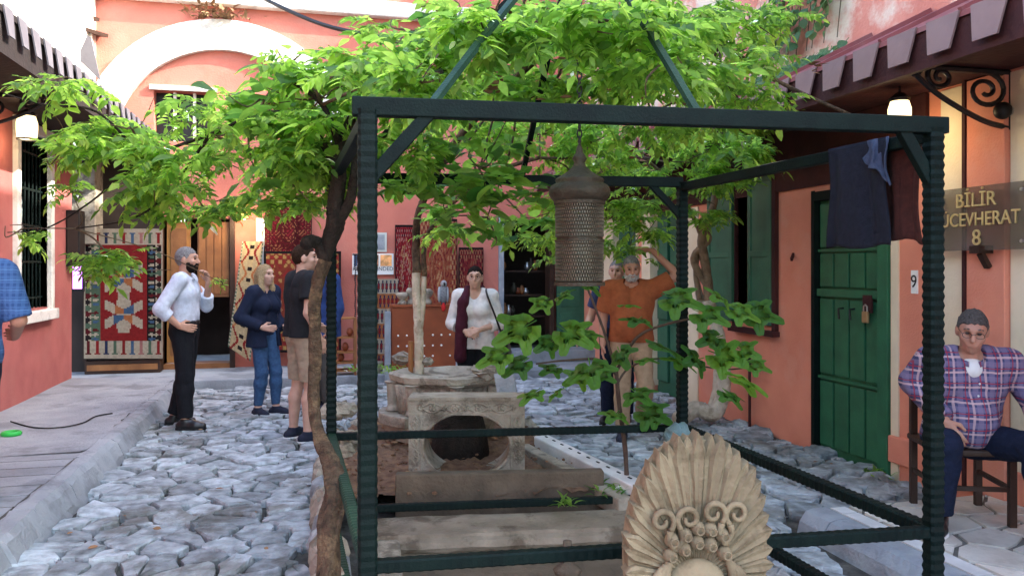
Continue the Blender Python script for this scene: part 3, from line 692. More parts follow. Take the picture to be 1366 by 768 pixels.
# ================================================================ CARPETS
C_ = dict(r=(.27,.022,.022), dr=(.12,.014,.016), cr=(.50,.42,.30), nv=(.03,.04,.09), gr=(.10,.16,.10), or_=(.45,.16,.06), bl=(.07,.13,.22), bk=(.02,.015,.015), go=(.48,.26,.07), pk=(.42,.18,.16))
def kilim(u, v):                      # red field, two hooked X medallions, cream end band with coloured hourglasses
    m = min(u,1-u)
    if v < .02 or v > .98 or m < .012: return C_['cr']
    if v < .14 or v > .88:
        vv = (v-.02)/.12 if v < .5 else (v-.88)/.1
        k = int(u*9); t = (u*9)%1-.5; wv = abs(vv-.5)
        if abs(t) < .1+.45*wv*(1 if .12<vv<.9 else 0) and .1<vv<.92: return (C_['dr'],C_['r'],C_['nv'],C_['gr'],C_['r'],C_['bl'],C_['pk'],C_['gr'],C_['r'])[k]
        return C_['cr']
    if m < .2:
        if m < .09:
            t = (v*22)%1; return C_['cr'] if abs(t-.5)+abs((m/.09)-.5) > .62 else (C_['bk'],C_['dr'],C_['gr'])[int(v*22)%3]
        t = (v*30)%1; q = abs(t-.5)+abs((m-.09)/.11-.5)
        return (C_['bl'],C_['cr'],C_['dr'],C_['gr'])[int(v*30)%4] if q < .45 else C_['gr'] if int(u*2) == 0 else C_['bk']
    a = (u-.5)/.3
    for c in (.34,.62):
        w = (v-c)/.11
        if abs(w) < 1 and abs(a) < .82:
            if abs(abs(a)*.9-abs(w)) < .34 and abs(w) > .02: return C_['bl'] if a*w > 0 and abs(a)<.42 else (C_['or_'] if abs(a)<.4 else C_['cr'])
            if abs(a) < .3: return C_['cr']
    if abs(a) < .22 and .2 < v < .77: return C_['cr']
    return C_['r']
def persian(seed, base, acc):
    g = np.random.default_rng(seed); ph = g.uniform(0,6,8)
    def f(u, v):
        m = min(u,1-u,v*1.2,(1-v)*1.2)
        if m < .03: return C_['bk']
        if m < .15:
            t = math.sin(u*60+ph[0])*math.sin(v*70+ph[1]); return acc[0] if t > .25 else (acc[1] if t < -.45 else base)
        r = math.hypot((u-.5)*1.3, v-.5)
        t = math.sin(u*38+ph[2]+2*math.sin(v*21))*math.sin(v*44+ph[3]+2*math.cos(u*26))
        if .2 < r < .23: return acc[2]
        return acc[int(r*8)%3] if t > .45 else (acc[1] if t < -.72 else base)
    return f
def beige(u, v):
    z = abs(((v*5)%1)-.5)*2; s = abs(u-.5)*2
    if abs(s-.25-.55*z) < .09: return C_['or_'] if int(v*5)%2 else C_['r']
    if s < .2 and abs(z-.5) < .13: return C_['bk']
    if s > .88: return C_['gr'] if (v*30)%1 < .5 else C_['cr']
    return (.52,.40,.22)
def band(u, v):
    t = (v*6)%1; q = abs(((u*6+(int(v*6)%2)*.5)%1)-.5)+abs(t-.5)
    return C_['r'] if q < .3 else C_['nv'] if q < .45 else (C_['cr'] if int(v*6)%2 else C_['or_'])
def rug(name, label, tl, tr, bl, br, fn, nu=34, nv=60, wave=.012, group=None, parent=None):
    tl, tr, bl, br = map(Vector, (tl,tr,bl,br)); V = []; Fq = []; cols = []
    nrm = (bl-tl).cross(tr-tl).normalized()
    for j in range(nv+1):
        for i in range(nu+1):
            u, v = i/nu, j/nv
            p = (tl*(1-u)+tr*u)*(1-v)+(bl*(1-u)+br*u)*v
            V.append(p+nrm*(wave*math.sin(u*11+v*2)*v+wave*.4*math.sin(u*23)))
    N0 = len(V); V += [p-nrm*.008 for p in V]
    for j in range(nv):
        for i in range(nu):
            a = j*(nu+1)+i; Fq.append((a,a+nu+1,a+nu+2,a+1)); c = tuple(q*.55 for q in fn((i+.5)/nu, 1-(j+.5)/nv)); cols += [(*c,1)]*4
    for j in range(nv):
        for i in range(nu):
            a = N0+j*(nu+1)+i; Fq.append((a,a+1,a+nu+2,a+nu+1)); cols += [(.2,.1,.07,1)]*4
    edge = [(i,i+1) for i in range(nu)]+[(nv*(nu+1)+i+1,nv*(nu+1)+i) for i in range(nu)]+[((j+1)*(nu+1),j*(nu+1)) for j in range(nv)]+[(j*(nu+1)+nu,(j+1)*(nu+1)+nu) for j in range(nv)]
    for a, b in edge: Fq.append((a,b,N0+b,N0+a)); cols += [(.2,.1,.07,1)]*4
    me = bpy.data.meshes.new(name); me.from_pydata([tuple(v) for v in V], [], Fq); ca = me.color_attributes.new('Col','FLOAT_COLOR','CORNER')
    ca.data.foreach_set('color', np.array(cols, np.float32).ravel()); me.materials.append(MT['rug']); me.update()
    o = reg(bpy.data.objects.new(name, me), parent)
    if label: tag(o, label, 'carpet', group)
    return o
def bp(px, py, V): return (XB(px,V), V, ZB(px,py,V))
ko = rug('kilim', 'red kilim with two hooked cross medallions hung on dark frame', bp(112,305,11.92), bp(217,305,11.92), bp(112,478,11.88), bp(217,478,11.88), kilim, 54, 96, .006)
st = thing('rug_stand', 'low dark box stand under the red kilim with crosses', 'stand', bp(165,492,11.9))
p0, p1 = bp(112,492,11.9), bp(213,492,11.9)
B().box(p0[0],p1[0],11.93,12.12,.125,.3).obj('box', MT['woodD'], st); B().box(p0[0]+.03,p1[0]-.03,11.915,11.93,.17,.25).obj('panel', MT['wood'], st)
B().box(p0[0]-.03,p0[0]+.02,11.95,12.05,.3,2.2).obj('upright', MT['woodD'], st); B().box(p1[0]-.02,p1[0]+.03,11.95,12.05,.3,2.2).obj('upright', MT['woodD'], st)
rug('kilim', 'slanting beige kilim with stepped red zigzags beside the doorway', bp(323,322,12.1), bp(352,322,12.1), bp(304,462,11.75), bp(334,482,11.75), beige, 30, 60, .015)
rug('wool_carpet', 'dark red wool carpet hung high behind the group of people', bp(354,275,12.2), bp(416,275,12.2), bp(352,342,12.15), bp(416,342,12.15), persian(1,(.10,.010,.014),((.22,.02,.03),(.30,.12,.06),(.06,.01,.01))), 50, 50)
rug('wool_carpet', 'gold and red carpet below the dark red one', bp(352,335,12.1), bp(455,335,12.1), bp(352,470,12.05), bp(455,470,12.05), persian(2,(.26,.05,.03),((.50,.30,.10),(.30,.03,.03),(.45,.22,.12))), 70, 80)
rug('wool_carpet', 'narrow red bordered carpet hung beside the poster wall', bp(527,300,12.2), bp(556,300,12.2), bp(527,440,12.15), bp(556,440,12.15), persian(3,(.32,.025,.03),((.12,.01,.02),(.45,.25,.2),(.5,.3,.15))), 30, 90)
rug('wool_carpet', 'orange red floral carpet behind the copper cabinet', bp(558,292,12.2), bp(610,292,12.2), bp(558,440,12.15), bp(610,440,12.15), persian(4,(.38,.10,.05),((.52,.28,.14),(.25,.02,.03),(.45,.2,.1))), 50, 90)
rug('wool_carpet', 'deep red carpet hung beside the dark shop opening', bp(612,330,12.2), bp(645,330,12.2), bp(612,450,12.15), bp(645,450,12.15), persian(5,(.25,.03,.03),((.4,.2,.1),(.1,.01,.02),(.3,.1,.06))), 30, 80)
rug('kilim', 'diamond patterned kilim draped low beside the copper cabinet', bp(500,372,12.05), bp(532,372,12.05), bp(497,492,11.9), bp(530,492,11.9), band, 36, 60, .015)
# posters and pictures on the salmon strip
po = thing('poster', 'white recommended poster with three small photos on salmon wall', 'poster', bp(497,366,12.25))
a, b_ = bp(470,338,12.25), bp(525,366,12.25)
B().box(a[0],b_[0],12.25,BWY,b_[2],a[2]).obj('card', MT['paper'], po)
for k, col in enumerate(((.03,.05,.09),(.22,.10,.05),(.45,.22,.08))):
    x0 = a[0]+.02+k*(b_[0]-a[0]-.02)/3; B().box(x0,x0+(b_[0]-a[0])/3-.035,12.243,12.249,a[2]-.19,a[2]-.02).obj('photo', M('photo_print%d'%k,col,tuple(c*2.5 for c in col),14,.5,0), po)
def on_back(x, y, z): return Matrix(((1,0,0,x),(0,0,-1,y),(0,1,0,z),(0,0,0,1)))
text('RECOMMENDED', .082, MT['ink'], po, on_back((a[0]+b_[0])/2,12.246,a[2]-.235), ext=.001); text('BY', .06, MT['ink'], po, on_back((a[0]+b_[0])/2+.02,12.246,a[2]-.293), ext=.001)
a, b_ = bp(490,310,12.25), bp(516,336,12.25)
pf = thing('framed_notice', 'grey framed notice hung just above the recommended poster', 'picture', (a[0],12.25,b_[2]))
B().box(a[0],b_[0],12.26,BWY,b_[2],a[2]).obj('frame', MT['steel'], pf); B().box(a[0]+.03,b_[0]-.03,12.25,12.26,b_[2]+.03,a[2]-.03).obj('sheet', MT['greystone'], pf)
# ================================================================ SHOP STANDS
# bead strings
for k, px in enumerate((474,478,482,486)):
    b = B(); x = XB(px,11.7)
    for i in range(46): b.ball((x+.004*math.sin(i),11.7,1.75-i*.03), .014, 6, 4)
    tag(b.obj('bead_string', (MT['ink'],MT['paper'],MT['ink'],MT['paper'])[k]), ('black bead string beside the orange wood rack','white bead string between two black strings','black bead string between two white strings','white bead string beside the salmon wall')[k], 'beads', 'bead strings by the shop')
tag(B().tube([(XB(470,11.7),11.7,1.77),(XB(490,11.7),11.7,1.77)], .012, 6).obj('hanging_rail', MT['woodD']), 'short dark rail from which the bead strings hang', 'rail')
# wooden rack
rk0, rk1 = XB(448,11.0), XB(474,11.0)
rk = thing('display_rack', 'small orange wood display rack with shelves at the shop front', 'rack', ((rk0+rk1)/2,11.1,.12))
for x in (rk0,rk1): 
    for y in (11.0,11.25): B().box(x-.015,x+.015,y-.015,y+.015,.12,.9).obj('post', MT['wood'], rk)
for z in (.17,.28,.42,.62,.88): B().box(rk0,rk1,11.0,11.25,z,z+.02).obj('shelf', MT['wood'], rk)
for k in range(3): tag(B().lathe([(.02,0),(.05,.05),(.035,.1),(.012,.12)], (rk0+.07+.06*k,11.1,(.30,.44,.64)[k]), 10).obj('trinket', MT['copper'], sm=True), 'round trinket on the '+('low','middle','upper')[k]+' shelf of the orange wood rack', 'trinket', 'trinkets on the wood rack')
# copper coloured cabinet with white studs
cb0, cb1, cz0, cz1 = XB(523,10.6), XB(608,10.6), .0, ZB(565,409,10.6)
cab = thing('shop_cabinet', 'copper red upright cabinet board with rows of white studs', 'cabinet', ((cb0+cb1)/2,10.6,0))
B().box(cb0,cb1,10.6,10.85,cz0-.02,cz1).obj('body', MT['copper'], cab, bev=.008)
for x0, x1, z0, z1 in ((cb0,cb1,cz1,cz1+.03),): B().box(x0-.01,x1+.01,10.58,10.87,z0,z1).obj('top_board', MT['copper'], cab)
for r in range(3):
    for c in range(7):
        if (r+c)%4 == 3: continue
        B().ball((cb0+.08+c*(cb1-cb0-.16)/6,10.598,cz1-.38-r*.14), .014, 8, 5).obj('stud', MT['paper'], cab)
sp_ = B().box(cb0-.09,cb0-.015,10.62,10.72,-.02,cz1-.06); tag(sp_.obj('timber_post', MT['greystone']), 'grey weathered timber post at the edge of the copper cabinet', 'post')
# parrot perched on the cabinet
pc = Vector((XB(591,10.62),10.6,cz1+.03))
pr = thing('parrot', 'grey parrot with red tail perched on the copper cabinet', 'parrot', pc)
R = Matrix.Rotation(-.25,3,'X')
B().ball(pc+Vector((0,0,.14)), (.062,.06,.13), 14, 12).obj('body', M('grey_feathers',(.24,.25,.26),(.13,.14,.15),60,.9,.6,150), pr, sm=True)
B().ball(pc+Vector((.005,-.01,.275)), (.045,.05,.048), 12, 9).obj('head', M('pale_feathers',(.34,.35,.35),(.22,.23,.23),60,.9,.6,150), pr, sm=True)
B().tube([pc+Vector((.005,-.055,.28)),pc+Vector((.005,-.078,.27)),pc+Vector((.005,-.076,.245))], [.016,.012,.003], 8).obj('beak', MT['black'], pr)
B().ball(pc+Vector((0,-.02,-.035)), (.03,.018,.06), 10, 8).obj('tail', M('red_feathers',(.5,.02,.02),None,5,.8,0), pr, sm=True)
for s_ in (-1,1): B().ball(pc+Vector((s_*.055,-.0,.13)), (.022,.05,.11), 10, 8).obj('wing', MT['greystone'], pr, sm=True); B().tube([pc+Vector((s_*.025,-.02,.03)),pc+Vector((s_*.025,-.03,.0))], .009, 6).obj('foot', MT['black'], pr)
# jumble of stone heads on cabinet
for k, (px, hh) in enumerate(((537,.16),(550,.22),(570,.2))):
    c = Vector((XB(px,10.7),10.72,cz1+.03)); b = B().lathe([(.07,0),(.06,.03),(.035,hh*.4),(.075,hh*.65),(.085,hh*.85),(.05,hh)], c, 14)
    b.v = [tuple(np.array(v)+rng.normal(0,.004,3)) for v in b.v]
    tag(b.obj('stone_carving', MT['stone'], sm=True), ('small','taller','wide')[k]+' pale stone carving standing on the copper cabinet', 'carving', 'carvings on the cabinet')
# wicker and bric-a-brac at the shop foot
for k, (px, py) in enumerate(((490,470),(505,478),(498,488))):
    c = Vector((XB(px,11.1),11.1+.05*k,.12)); r = (.1,.07,.08)[k]; h = (.24,.16,.1)[k]
    tag(B().lathe([(r*.7,0),(r,h*.4),(r*.85,h*.8),(r,h)], c, 14).obj('basket', (MT['brass'],MT['stone'],MT['greystone'])[k], sm=True), ('tall bronze','mid sized pale','small grey')[k]+' pot on the step by the shop', 'pot', 'pots on the step')

# ================================================================ IRON PERGOLA
pg = thing('iron_pergola', 'dark green iron pergola frame with knurled posts around the stone bed', 'pergola', ((FL+FR+BL+BR)/4).to_tuple()[:2]+(0,))
def knurled(a, b, w, pitch=.035, name='post', mat=None, depth=.14):
    a, b = Vector(a), Vector(b); L_ = (b-a).length; n = max(2,int(L_/pitch*2)); d = (b-a)/L_
    up = Vector((0,0,1)) if abs(d.z) < .9 else Vector((cs*0+0,1,0)); r = d.cross(up).normalized(); u = r.cross(d)
    V = []; Fs = []
    for i in range(n+1):
        p = a+d*(L_*i/n); s = w/2*(1-(depth if i%2 else 0)); c = s*.72
        for x, y in ((-s,-c),(-c,-s),(c,-s),(s,-c),(s,c),(c,s),(-c,s),(-s,c)): V.append(p+r*x+u*y)
    for i in range(n):
        for k in range(8): k2=(k+1)%8; Fs.append((i*8+k,i*8+k2,(i+1)*8+k2,(i+1)*8+k))
    Fs += [tuple(range(8))[::-1], tuple(n*8+k for k in range(8))]
    return B().add(V,Fs).obj(name, mat or MT['frame'], pg)
def at(p, z): return Vector((p.x,p.y,z))
knurled(at(FL,-.2), at(FL,ZT), .066, depth=.07); knurled(at(FR,-.2), at(FR,ZT), .064); knurled(at(BL,-.1), at(BL,ZT), .062); knurled(at(BR,-.1), at(BR,ZT), .064)
for zz, nm in ((Z1,'rail'),(Z2,'lower_rail')):
    if nm == 'rail': knurled(at(FL,zz), at(FR,zz), .045, name=nm, depth=.08)
    else: pass
    knurled(at(FL,zz), at(BL,zz), .05, name=nm, mat=MT['frameL'], depth=.1); knurled(at(BL,zz), at(BR,zz), .045, name=nm, depth=.08); knurled(at(FR,zz), at(BR,zz), .055, name=nm, depth=.12)
ov = (FR-FL).normalized()*.05
def flat(a, b, w1=.05, h1=.06, nm='beam', mat=None): return B().bar(a, b, w1, h1).obj(nm, mat or MT['frame'], pg, bev=.004)
flat(at(FL,ZT+.01)-ov, at(FR,ZT+.01)+ov, .05, .062); flat(at(BL,ZT), at(BR,ZT)); flat(at(FL,ZT-.03), at(BL,ZT-.03), .045, .05); flat(at(FR,ZT-.03), at(BR,ZT-.03), .045, .05)
flat(FL.lerp(FR,.0)*1+Vector((0,0,ZT-.24-FL.z)), at(FL.lerp(FR,.1),ZT), .035,.045,'knee_brace'); flat(at(FR,ZT-.22), at(FR.lerp(FL,.065),ZT), .035,.045,'knee_brace')
flat(at(BR,ZT-.22), at(BR.lerp(BL,.1),ZT), .035,.04,'knee_brace')
apex = P(772,-95,3.75)
for base in (FL.lerp(FR,.10), FL.lerp(FR,.555), BL.lerp(BR,.53), BL.lerp(BR,.05)):
    s0 = at(base,ZT+.02); mid = s0.lerp(apex,.5)+Vector((0,0,.03)); pts = spline([s0, mid, apex], 5)
    b = B()
    for i in range(len(pts)-1): b.bar(pts[i], pts[i+1], .03, .02)
    b.obj('roof_rib', MT['frameL' if base.y < 3.5 else 'frame'], pg)  # front ribs take the paler iron, the light on them put into colour
B().ball(apex,.05).obj('finial', MT['frame'], pg)
# ================================================================ LANTERN
lt_top = P(773,193,3.72); lz0 = P(773,380,3.72).z; lc = Vector((lt_top.x,lt_top.y,0)); H_ = lt_top.z-lz0
ln = thing('hanging_lantern', 'tall pierced brass lantern with onion top hanging on a chain', 'lantern', (lc.x,lc.y,lz0))
def zz(py): return lt_top.z-(py-193)/(380-193)*H_
m2 = 3.72/F
prof = [(2,193),(4,198),(5,204),(8,208),(10,212),(7,217),(9,222),(15,228),(24,234),(31,238),(33,241),(31,244),(38,248),(41,254),(41,260),(37,266),(33,270)]
B().lathe([(r*m2,zz(y)) for r,y in prof[::-1]], lc, 28).obj('onion_top', MT['brass'], ln, sm=True)
B().lathe([(30.5*m2,zz(378)),(30.5*m2,zz(270))], lc, 32).obj('body', MT['brass'], ln, sm=True)
for y0, y1, r in ((376,381,34),(268,273,34.5),(320,322.5,33.4)): B().lathe([(r*m2,zz(y1)),(r*m2,zz(y0))], lc, 32).obj('band', MT['brass'], ln)
b = B(); rows = 21
for i in range(rows):
    z = zz(374-i*4.85)
    if i == 11: continue
    b.lathe([(31.6*m2,z-.0022),(32.6*m2,z),(31.6*m2,z+.0022)], lc, 32)
    for k in range(60):
        a = 2*math.pi*(k+(i%2)*.5)/60; c = lc+Vector((31.8*m2*math.cos(a),31.8*m2*math.sin(a),z+.0085)); Rm = Matrix.Rotation(a,3,'Z')
        b.obox(c, (.002,.0022,.0052), Rm)
tag(b.obj('pierced_fretwork', MT['brassL'], ln), kind='stuff')
b = B(); z = lt_top.z; n = int((apex.z-lt_top.z)/.034)
for i in range(n):
    c = Vector((lc.x,lc.y,z+.034*(i+.5))); pts = []
    for k in range(9):
        a = 2*math.pi*k/8; q = Vector((.011*math.cos(a)*(i%2),.011*math.cos(a)*(1-i%2),.022*math.sin(a))); pts.append(c+q)
    b.tube(pts, .004, 5, cap=False)
b.obj('chain', MT['iron'], ln)
# ================================================================ CLOTHS
def drape(name, label, path_top, drop, mat, nu=26, nv=30, w=.009, seed=1, offs=Vector((0,0,0)), parent=None, hem=.008, side=1, fold=0):
    g = np.random.default_rng(seed); ph = g.uniform(0,6,6); V = []; Fq = []
    a, b_ = path_top; d = (b_-a).normalized(); nrm = Vector((d.y,-d.x,0))*side
    for j in range(nv+1):
        for i in range(nu+1):
            u, v = i/nu, j/nv; dp = drop(u) if callable(drop) else drop
            p = a.lerp(b_,u)+Vector((0,0,-dp*v+hem*math.sin(u*9+ph[0])*v*v))
            p += nrm*(.028+w*(math.sin(u*9+ph[1]+v*1.5)+.5*math.sin(u*21+ph[2]))*min(1,v*3))+offs*v+d*(.02*math.sin(v*5+ph[3])*v*(1 if u>.5 else -1))
            V.append(p)
    for j in range(nv):
        for i in range(nu): q = j*(nu+1)+i; Fq.append((q,q+nu+1,q+nu+2,q+1))
    me = mkquads(name, [tuple(v) for v in V], Fq); me.materials.append(mat); smooth(me)
    o = reg(bpy.data.objects.new(name, me), parent); m = o.modifiers.new('t','SOLIDIFY'); m.thickness=.006; m.offset=0
    if label: tag(o, label, 'cloth')
    return o
Ra, Rb = at(FR,ZT), at(BR,ZT)
c0, c1 = Ra.lerp(Rb,.10), Ra.lerp(Rb,.42)
dc = thing('dark_cloth', 'dark navy woven cloths hung over the pergola side bar', 'cloth', (c0.x,c0.y,1.6))
drape('cloth_layer', None, (Ra.lerp(Rb,.105), Ra.lerp(Rb,.285)), .44, MT['navycloth'], seed=3, parent=dc, side=-1)
drape('cloth_layer', None, (Ra.lerp(Rb,.045), Ra.lerp(Rb,.15)), lambda u: .43-.03*u, MT['rustcloth'], seed=5, parent=dc, side=1)
drape('cloth_layer', None, (Ra.lerp(Rb,.10), Ra.lerp(Rb,.165)), lambda u: .20-.13*u, MT['bluecloth'], seed=6, parent=dc, side=-1, offs=Vector((-.02,-.015,0)), w=.01)
rg = BR+Vector((0,0,Z1-BR.z)); rr = []
b = B().ball(P(905,578,4.75), (.085,.06,.065), 20, 14)
b.v = [tuple(Vector(v)+Vector(((.010*math.sin(v[2]*90+v[0]*60)),.010*math.sin(v[0]*80+2),.012*math.sin(v[0]*100)))) for v in b.v]
tag(b.obj('rag', MT['ragcloth'], sm=True), 'faded teal rag bundled on the pergola rail corner', 'rag')

# ================================================================ STONE BED
# soil
soilpoly = bed
V = []; Fq = []; nx, ny = 46, 60; idx = {}
xs = [p[0] for p in bed]; ys = [p[1] for p in bed]; x0, x1, y0, y1 = min(xs), max(xs), 4.55, max(ys)
for j in range(ny+1):
    for i in range(nx+1):
        x = x0+(x1-x0)*i/nx; y = y0+(y1-y0)*j/ny
        if inpoly((x,y), bed) and x*sn+y*cs > 5.0: idx[i,j] = len(V); V.append((x,y,.16+.03*math.sin(x*5)*math.cos(y*4)+random.uniform(-.018,.018)))
for (i,j), a in idx.items():
    if (i+1,j) in idx and (i,j+1) in idx and (i+1,j+1) in idx: Fq.append((a,idx[i+1,j],idx[i+1,j+1],idx[i,j+1]))
me = mkquads('soil', V, Fq); me.materials.append(MT['soil']); soil = reg(bpy.data.objects.new('soil_bed', me)); tag(soil, kind='structure'); smooth(me)
b = B()
for i in range(420):                                   # leaf litter and clods
    x, y = random.uniform(x0,x1), random.uniform(4.9,y1)
    if not inpoly((x,y), bed): continue
    r = random.uniform(.008,.026); b.ball((x,y,.175+random.uniform(-.01,.02)), (r,r*.8,r*.6), 6, 3)
tag(b.obj('soil_clods', MT['soil'], soil), kind='stuff')
b = B()
def dryleaf(b, p, s):
    a = random.uniform(0,6.3); R_ = Matrix.Rotation(a,3,'Z')@Matrix.Rotation(random.uniform(-.5,.5),3,'X')
    q = [Vector(v)*s for v in ((-1,0,0),(-.3,-.45,.12),(.4,-.4,.1),(1,0,.05),(.4,.4,.14),(-.3,.45,.1))]
    b.add([Vector(p)+R_@v for v in q], [(0,1,2,3),(0,3,4,5)])
for i in range(150):
    x, y = random.uniform(x0,x1), random.uniform(4.9,y1)
    if inpoly((x,y), bed): dryleaf(b, (x,y,.2), random.uniform(.015,.035))
for i in range(46):
    x, y = random.uniform(-1.5,4), random.uniform(3.2,10)
    if not inpoly((x,y), bed): dryleaf(b, (x,y,.035), random.uniform(.014,.03))
tag(b.obj('fallen_leaves', MT['dry']), 'dry brown fallen leaves scattered on soil and cobbles', 'leaves', kind='stuff')
# edging stones round the bed
for i in range(len(bed)-1):
    a, c = Vector((*bed[i+1],0)), Vector((*bed[(i+2)%len(bed)],0)); L_ = (c-a).length; t = 0
    if i+1 < 3: continue
    while t < L_-.06:
        d = min(random.uniform(.14,.3), L_-t); p = a.lerp(c,(t+d/2)/L_)
        r = B().ball((p.x,p.y,.08), (d*.55,random.uniform(.07,.11),random.uniform(.09,.15)), 10, 6, Matrix.Rotation(math.atan2(c.y-a.y,c.x-a.x),3,'Z'))
        r.v = [tuple(np.array(v)+rng.normal(0,.009,3)) for v in r.v]; r.obj('edging_stone', MT['stone'] if random.random()<.6 else MT['cobble'], soil); t += d
# long dirty slab and moulded coping under the back rail
def slab(name, label, pa, pb, z0, z1, th, mat, bev=.012):
    a, c = Vector(pa), Vector(pb); d = (c-a); d.z = 0; n = Vector((-d.y,d.x,0)).normalized()*th
    q = [(a.x,a.y),(c.x,c.y),(c.x+n.x,c.y+n.y),(a.x+n.x,a.y+n.y)]
    o = B().prism(q, lambda p: (p[0],p[1],z0), lambda p: (p[0],p[1],z1)).obj(name, mat, bev=bev); return tag(o, label, 'stone slab')
slab('upright_slab', 'long upright dirty stone slab standing before the carved ring block', P(527,600,4.98), P(806,600,5.08), .02, .293, .09, MT['stoneD'])
cp0, cp1 = P(497,600,4.36), P(880,600,4.55); dd = (cp1-cp0); dd.z = 0; nn = Vector((-dd.y,dd.x,0)).normalized()
prof = [(0,-.03),(.0,.015),(-.035,.03),(-.05,.055),(-.04,.085),(-.005,.1),(.0,.118),(.05,.12),(.30,.125),(.30,-.03)]
n = len(prof); vs = []
m_ = 12
for t in range(m_+1):
    p = cp0.lerp(cp1,t/m_)
    for o_, z in prof: q = p+nn*(o_+random.uniform(-.004,.004)); vs.append((q.x,q.y,z+random.uniform(-.004,.004)))
fs = [tuple(range(n)), tuple(m_*n+i for i in range(n))[::-1]]
for t in range(m_):
    for i in range(n): i2=(i+1)%n; fs.append((t*n+i,(t+1)*n+i,(t+1)*n+i2,t*n+i2))
tag(B().add(vs,fs).obj('moulded_coping', M('brown_marble',(.27,.225,.165),(.17,.14,.10),6,.8,.5,35,stain='#3d3020',stain_scale=5,stain_amt=.6)), 'long brown coping stone with rounded moulded edge inside the pergola', 'coping stone')
# sunken basin inside the pergola
pit = thing('sunken_basin', 'sunken stone walled basin floor inside the iron pergola', 'basin', (1.0,3.6,-.5))
pa, pb, pc_, pd = P(500,600,2.5), P(1100,600,2.8), P(880,600,4.5), P(500,600,4.33)
q = [(p.x,p.y) for p in (pa,pb,pc_,pd)]
B().prism(q, lambda p: (p[0],p[1],-.028), lambda p: (p[0],p[1],-.012)).obj('floor', MT['stoneD'], pit)
e0, e1 = P(502,600,2.5), P(502,600,4.4); n2 = Vector((1,0,0))
B().prism([(e0.x,e0.y),(e1.x,e1.y),(e1.x+.13,e1.y),(e0.x+.13,e0.y)], lambda p: (p[0],p[1],-.02), lambda p: (p[0],p[1],.10)).obj('side_coping', MT['stone'], pit, bev=.02)
for k, (zc_, x_) in enumerate(((.06,458),(.05,468))):
    u0, u1 = P(x_+10,600,2.6), P(x_-14,600,4.4); u0.z = u1.z = zc_; 
    tag(B().tube([u0,u1], .042, 12).obj('stone_rod', (MT['frameL'],MT['greystone'])[k]), ('green','grey')[k]+' round rail lying along the left foot of the pergola', 'rail')
# small stone finial in the basin
fc = P(757,758,3.6); fc.z = -.012; top = P(757,738,3.6).z
fo = thing('stone_finial', 'small turned stone finial standing in the basin', 'finial', fc)
B().lathe([(.03,0),(.035,.02),(.018,.05),(.02,top-.12),(.06,top-.075),(.066,top-.06),(.05,top-.045),(.03,top-.03),(.022,top+.03),(.02,top+.07)], (fc.x,fc.y,fc.z), 18).obj('shaft', MT['stoneD'], fo, sm=True)
B().lathe([(.05,0),(.05,.03)], (fc.x,fc.y,fc.z), 18).obj('foot', MT['stoneD'], fo)
# white slotted stone beam on the bed's right edge
w0, w1 = P(722,600,6.35), P(862,600,4.86); w0.z = w1.z = .2
wb = thing('slotted_beam', 'long chalk white beam with slots along the bed edge', 'beam', (w0.lerp(w1,.5).x,w0.lerp(w1,.5).y,.1))
B().bar(w0,w1,.13,.10).obj('beam', MT['whiteboard'], wb, bev=.01); b = B(); d = (w1-w0).normalized(); s_ = Vector((d.y,-d.x,0))
for i in range(11): p = w0.lerp(w1,(i+.5)/11)+Vector((0,0,.052)); B().bar(p-d*.02-s_*.012, p+d*.02-s_*.012, .012, .006).obj('slot', MT['ink'], wb)
g0, g1 = w0+Vector((-.16,-.04,-.06)), w1+Vector((-.14,-.02,-.06)); tag(B().bar(g0,g1,.10,.12).obj('edge_plank', MT['stone'], bev=.012), 'grey stone edging strip beside the white slotted beam', 'edging')
# ---- carved ring block (marble panel with a round opening and ribbon border)
Zk = 5.5; ka, kb = P(545,600,Zk), P(700,600,Zk); kd = (kb-ka); kd.z = 0; kw = kd.length; kd.normalize(); kn = Vector((-kd.y,kd.x,0)); kz0, kz1 = .13, P(600,533,Zk).z
kh = kz1-kz0
def KB(u, v, o_=0): p = ka+kd*u+kn*o_; return Vector((p.x,p.y,kz0+v))
rk_ = thing('ring_block', 'marble block with round opening and carved ribbon border', 'stone block', KB(kw/2,0))
cu, cv, cr = kw*.50, .228, .295
N_ = 48; Vf = []; b = B()
def sq(a):                                            # point on the block's rectangle in direction a from opening centre
    c, s_ = math.cos(a), math.sin(a); t = 1e9
    if c > 1e-6: t = min(t,(kw-cu)/c)
    if c < -1e-6: t = min(t,-cu/c)
    if s_ > 1e-6: t = min(t,(kh-cv)/s_)
    if s_ < -1e-6: t = min(t,-cv/s_)
    return cu+c*t, cv+s_*t
angs = sorted([2*math.pi*i/N_ for i in range(N_)]+[math.atan2(y-cv,x-cu)%(2*math.pi) for x,y in ((0,0),(kw,0),(kw,kh),(0,kh))])
NA = len(angs); dep = .30
for a in angs:
    so_ = sq(a); ci = (cu+cr*math.cos(a), max(.002,cv+cr*.745*math.sin(a)))
    for (u, v), o_ in ((so_,0),(so_,dep),(ci,.0),(ci,dep)): b.v.append(tuple(KB(u,v,o_)))
for i in range(NA):
    j = (i+1)%NA; A_, B_ = i*4, j*4
    b.f += [(A_,B_,B_+2,A_+2),(A_+1,A_+3,B_+3,B_+1),(A_,A_+1,B_+1,B_),(A_+2,B_+2,B_+3,A_+3)]
b.obj('block', MT['stone'], rk_)
B().tube([KB(cu+(cr+.012)*math.cos(a), max(.01,cv+(cr*.745+.012)*math.sin(a)), -.004) for a in [2*math.pi*i/40 for i in range(41)]], .010, 6, cap=False).obj('ring_moulding', MT['stone'], rk_)
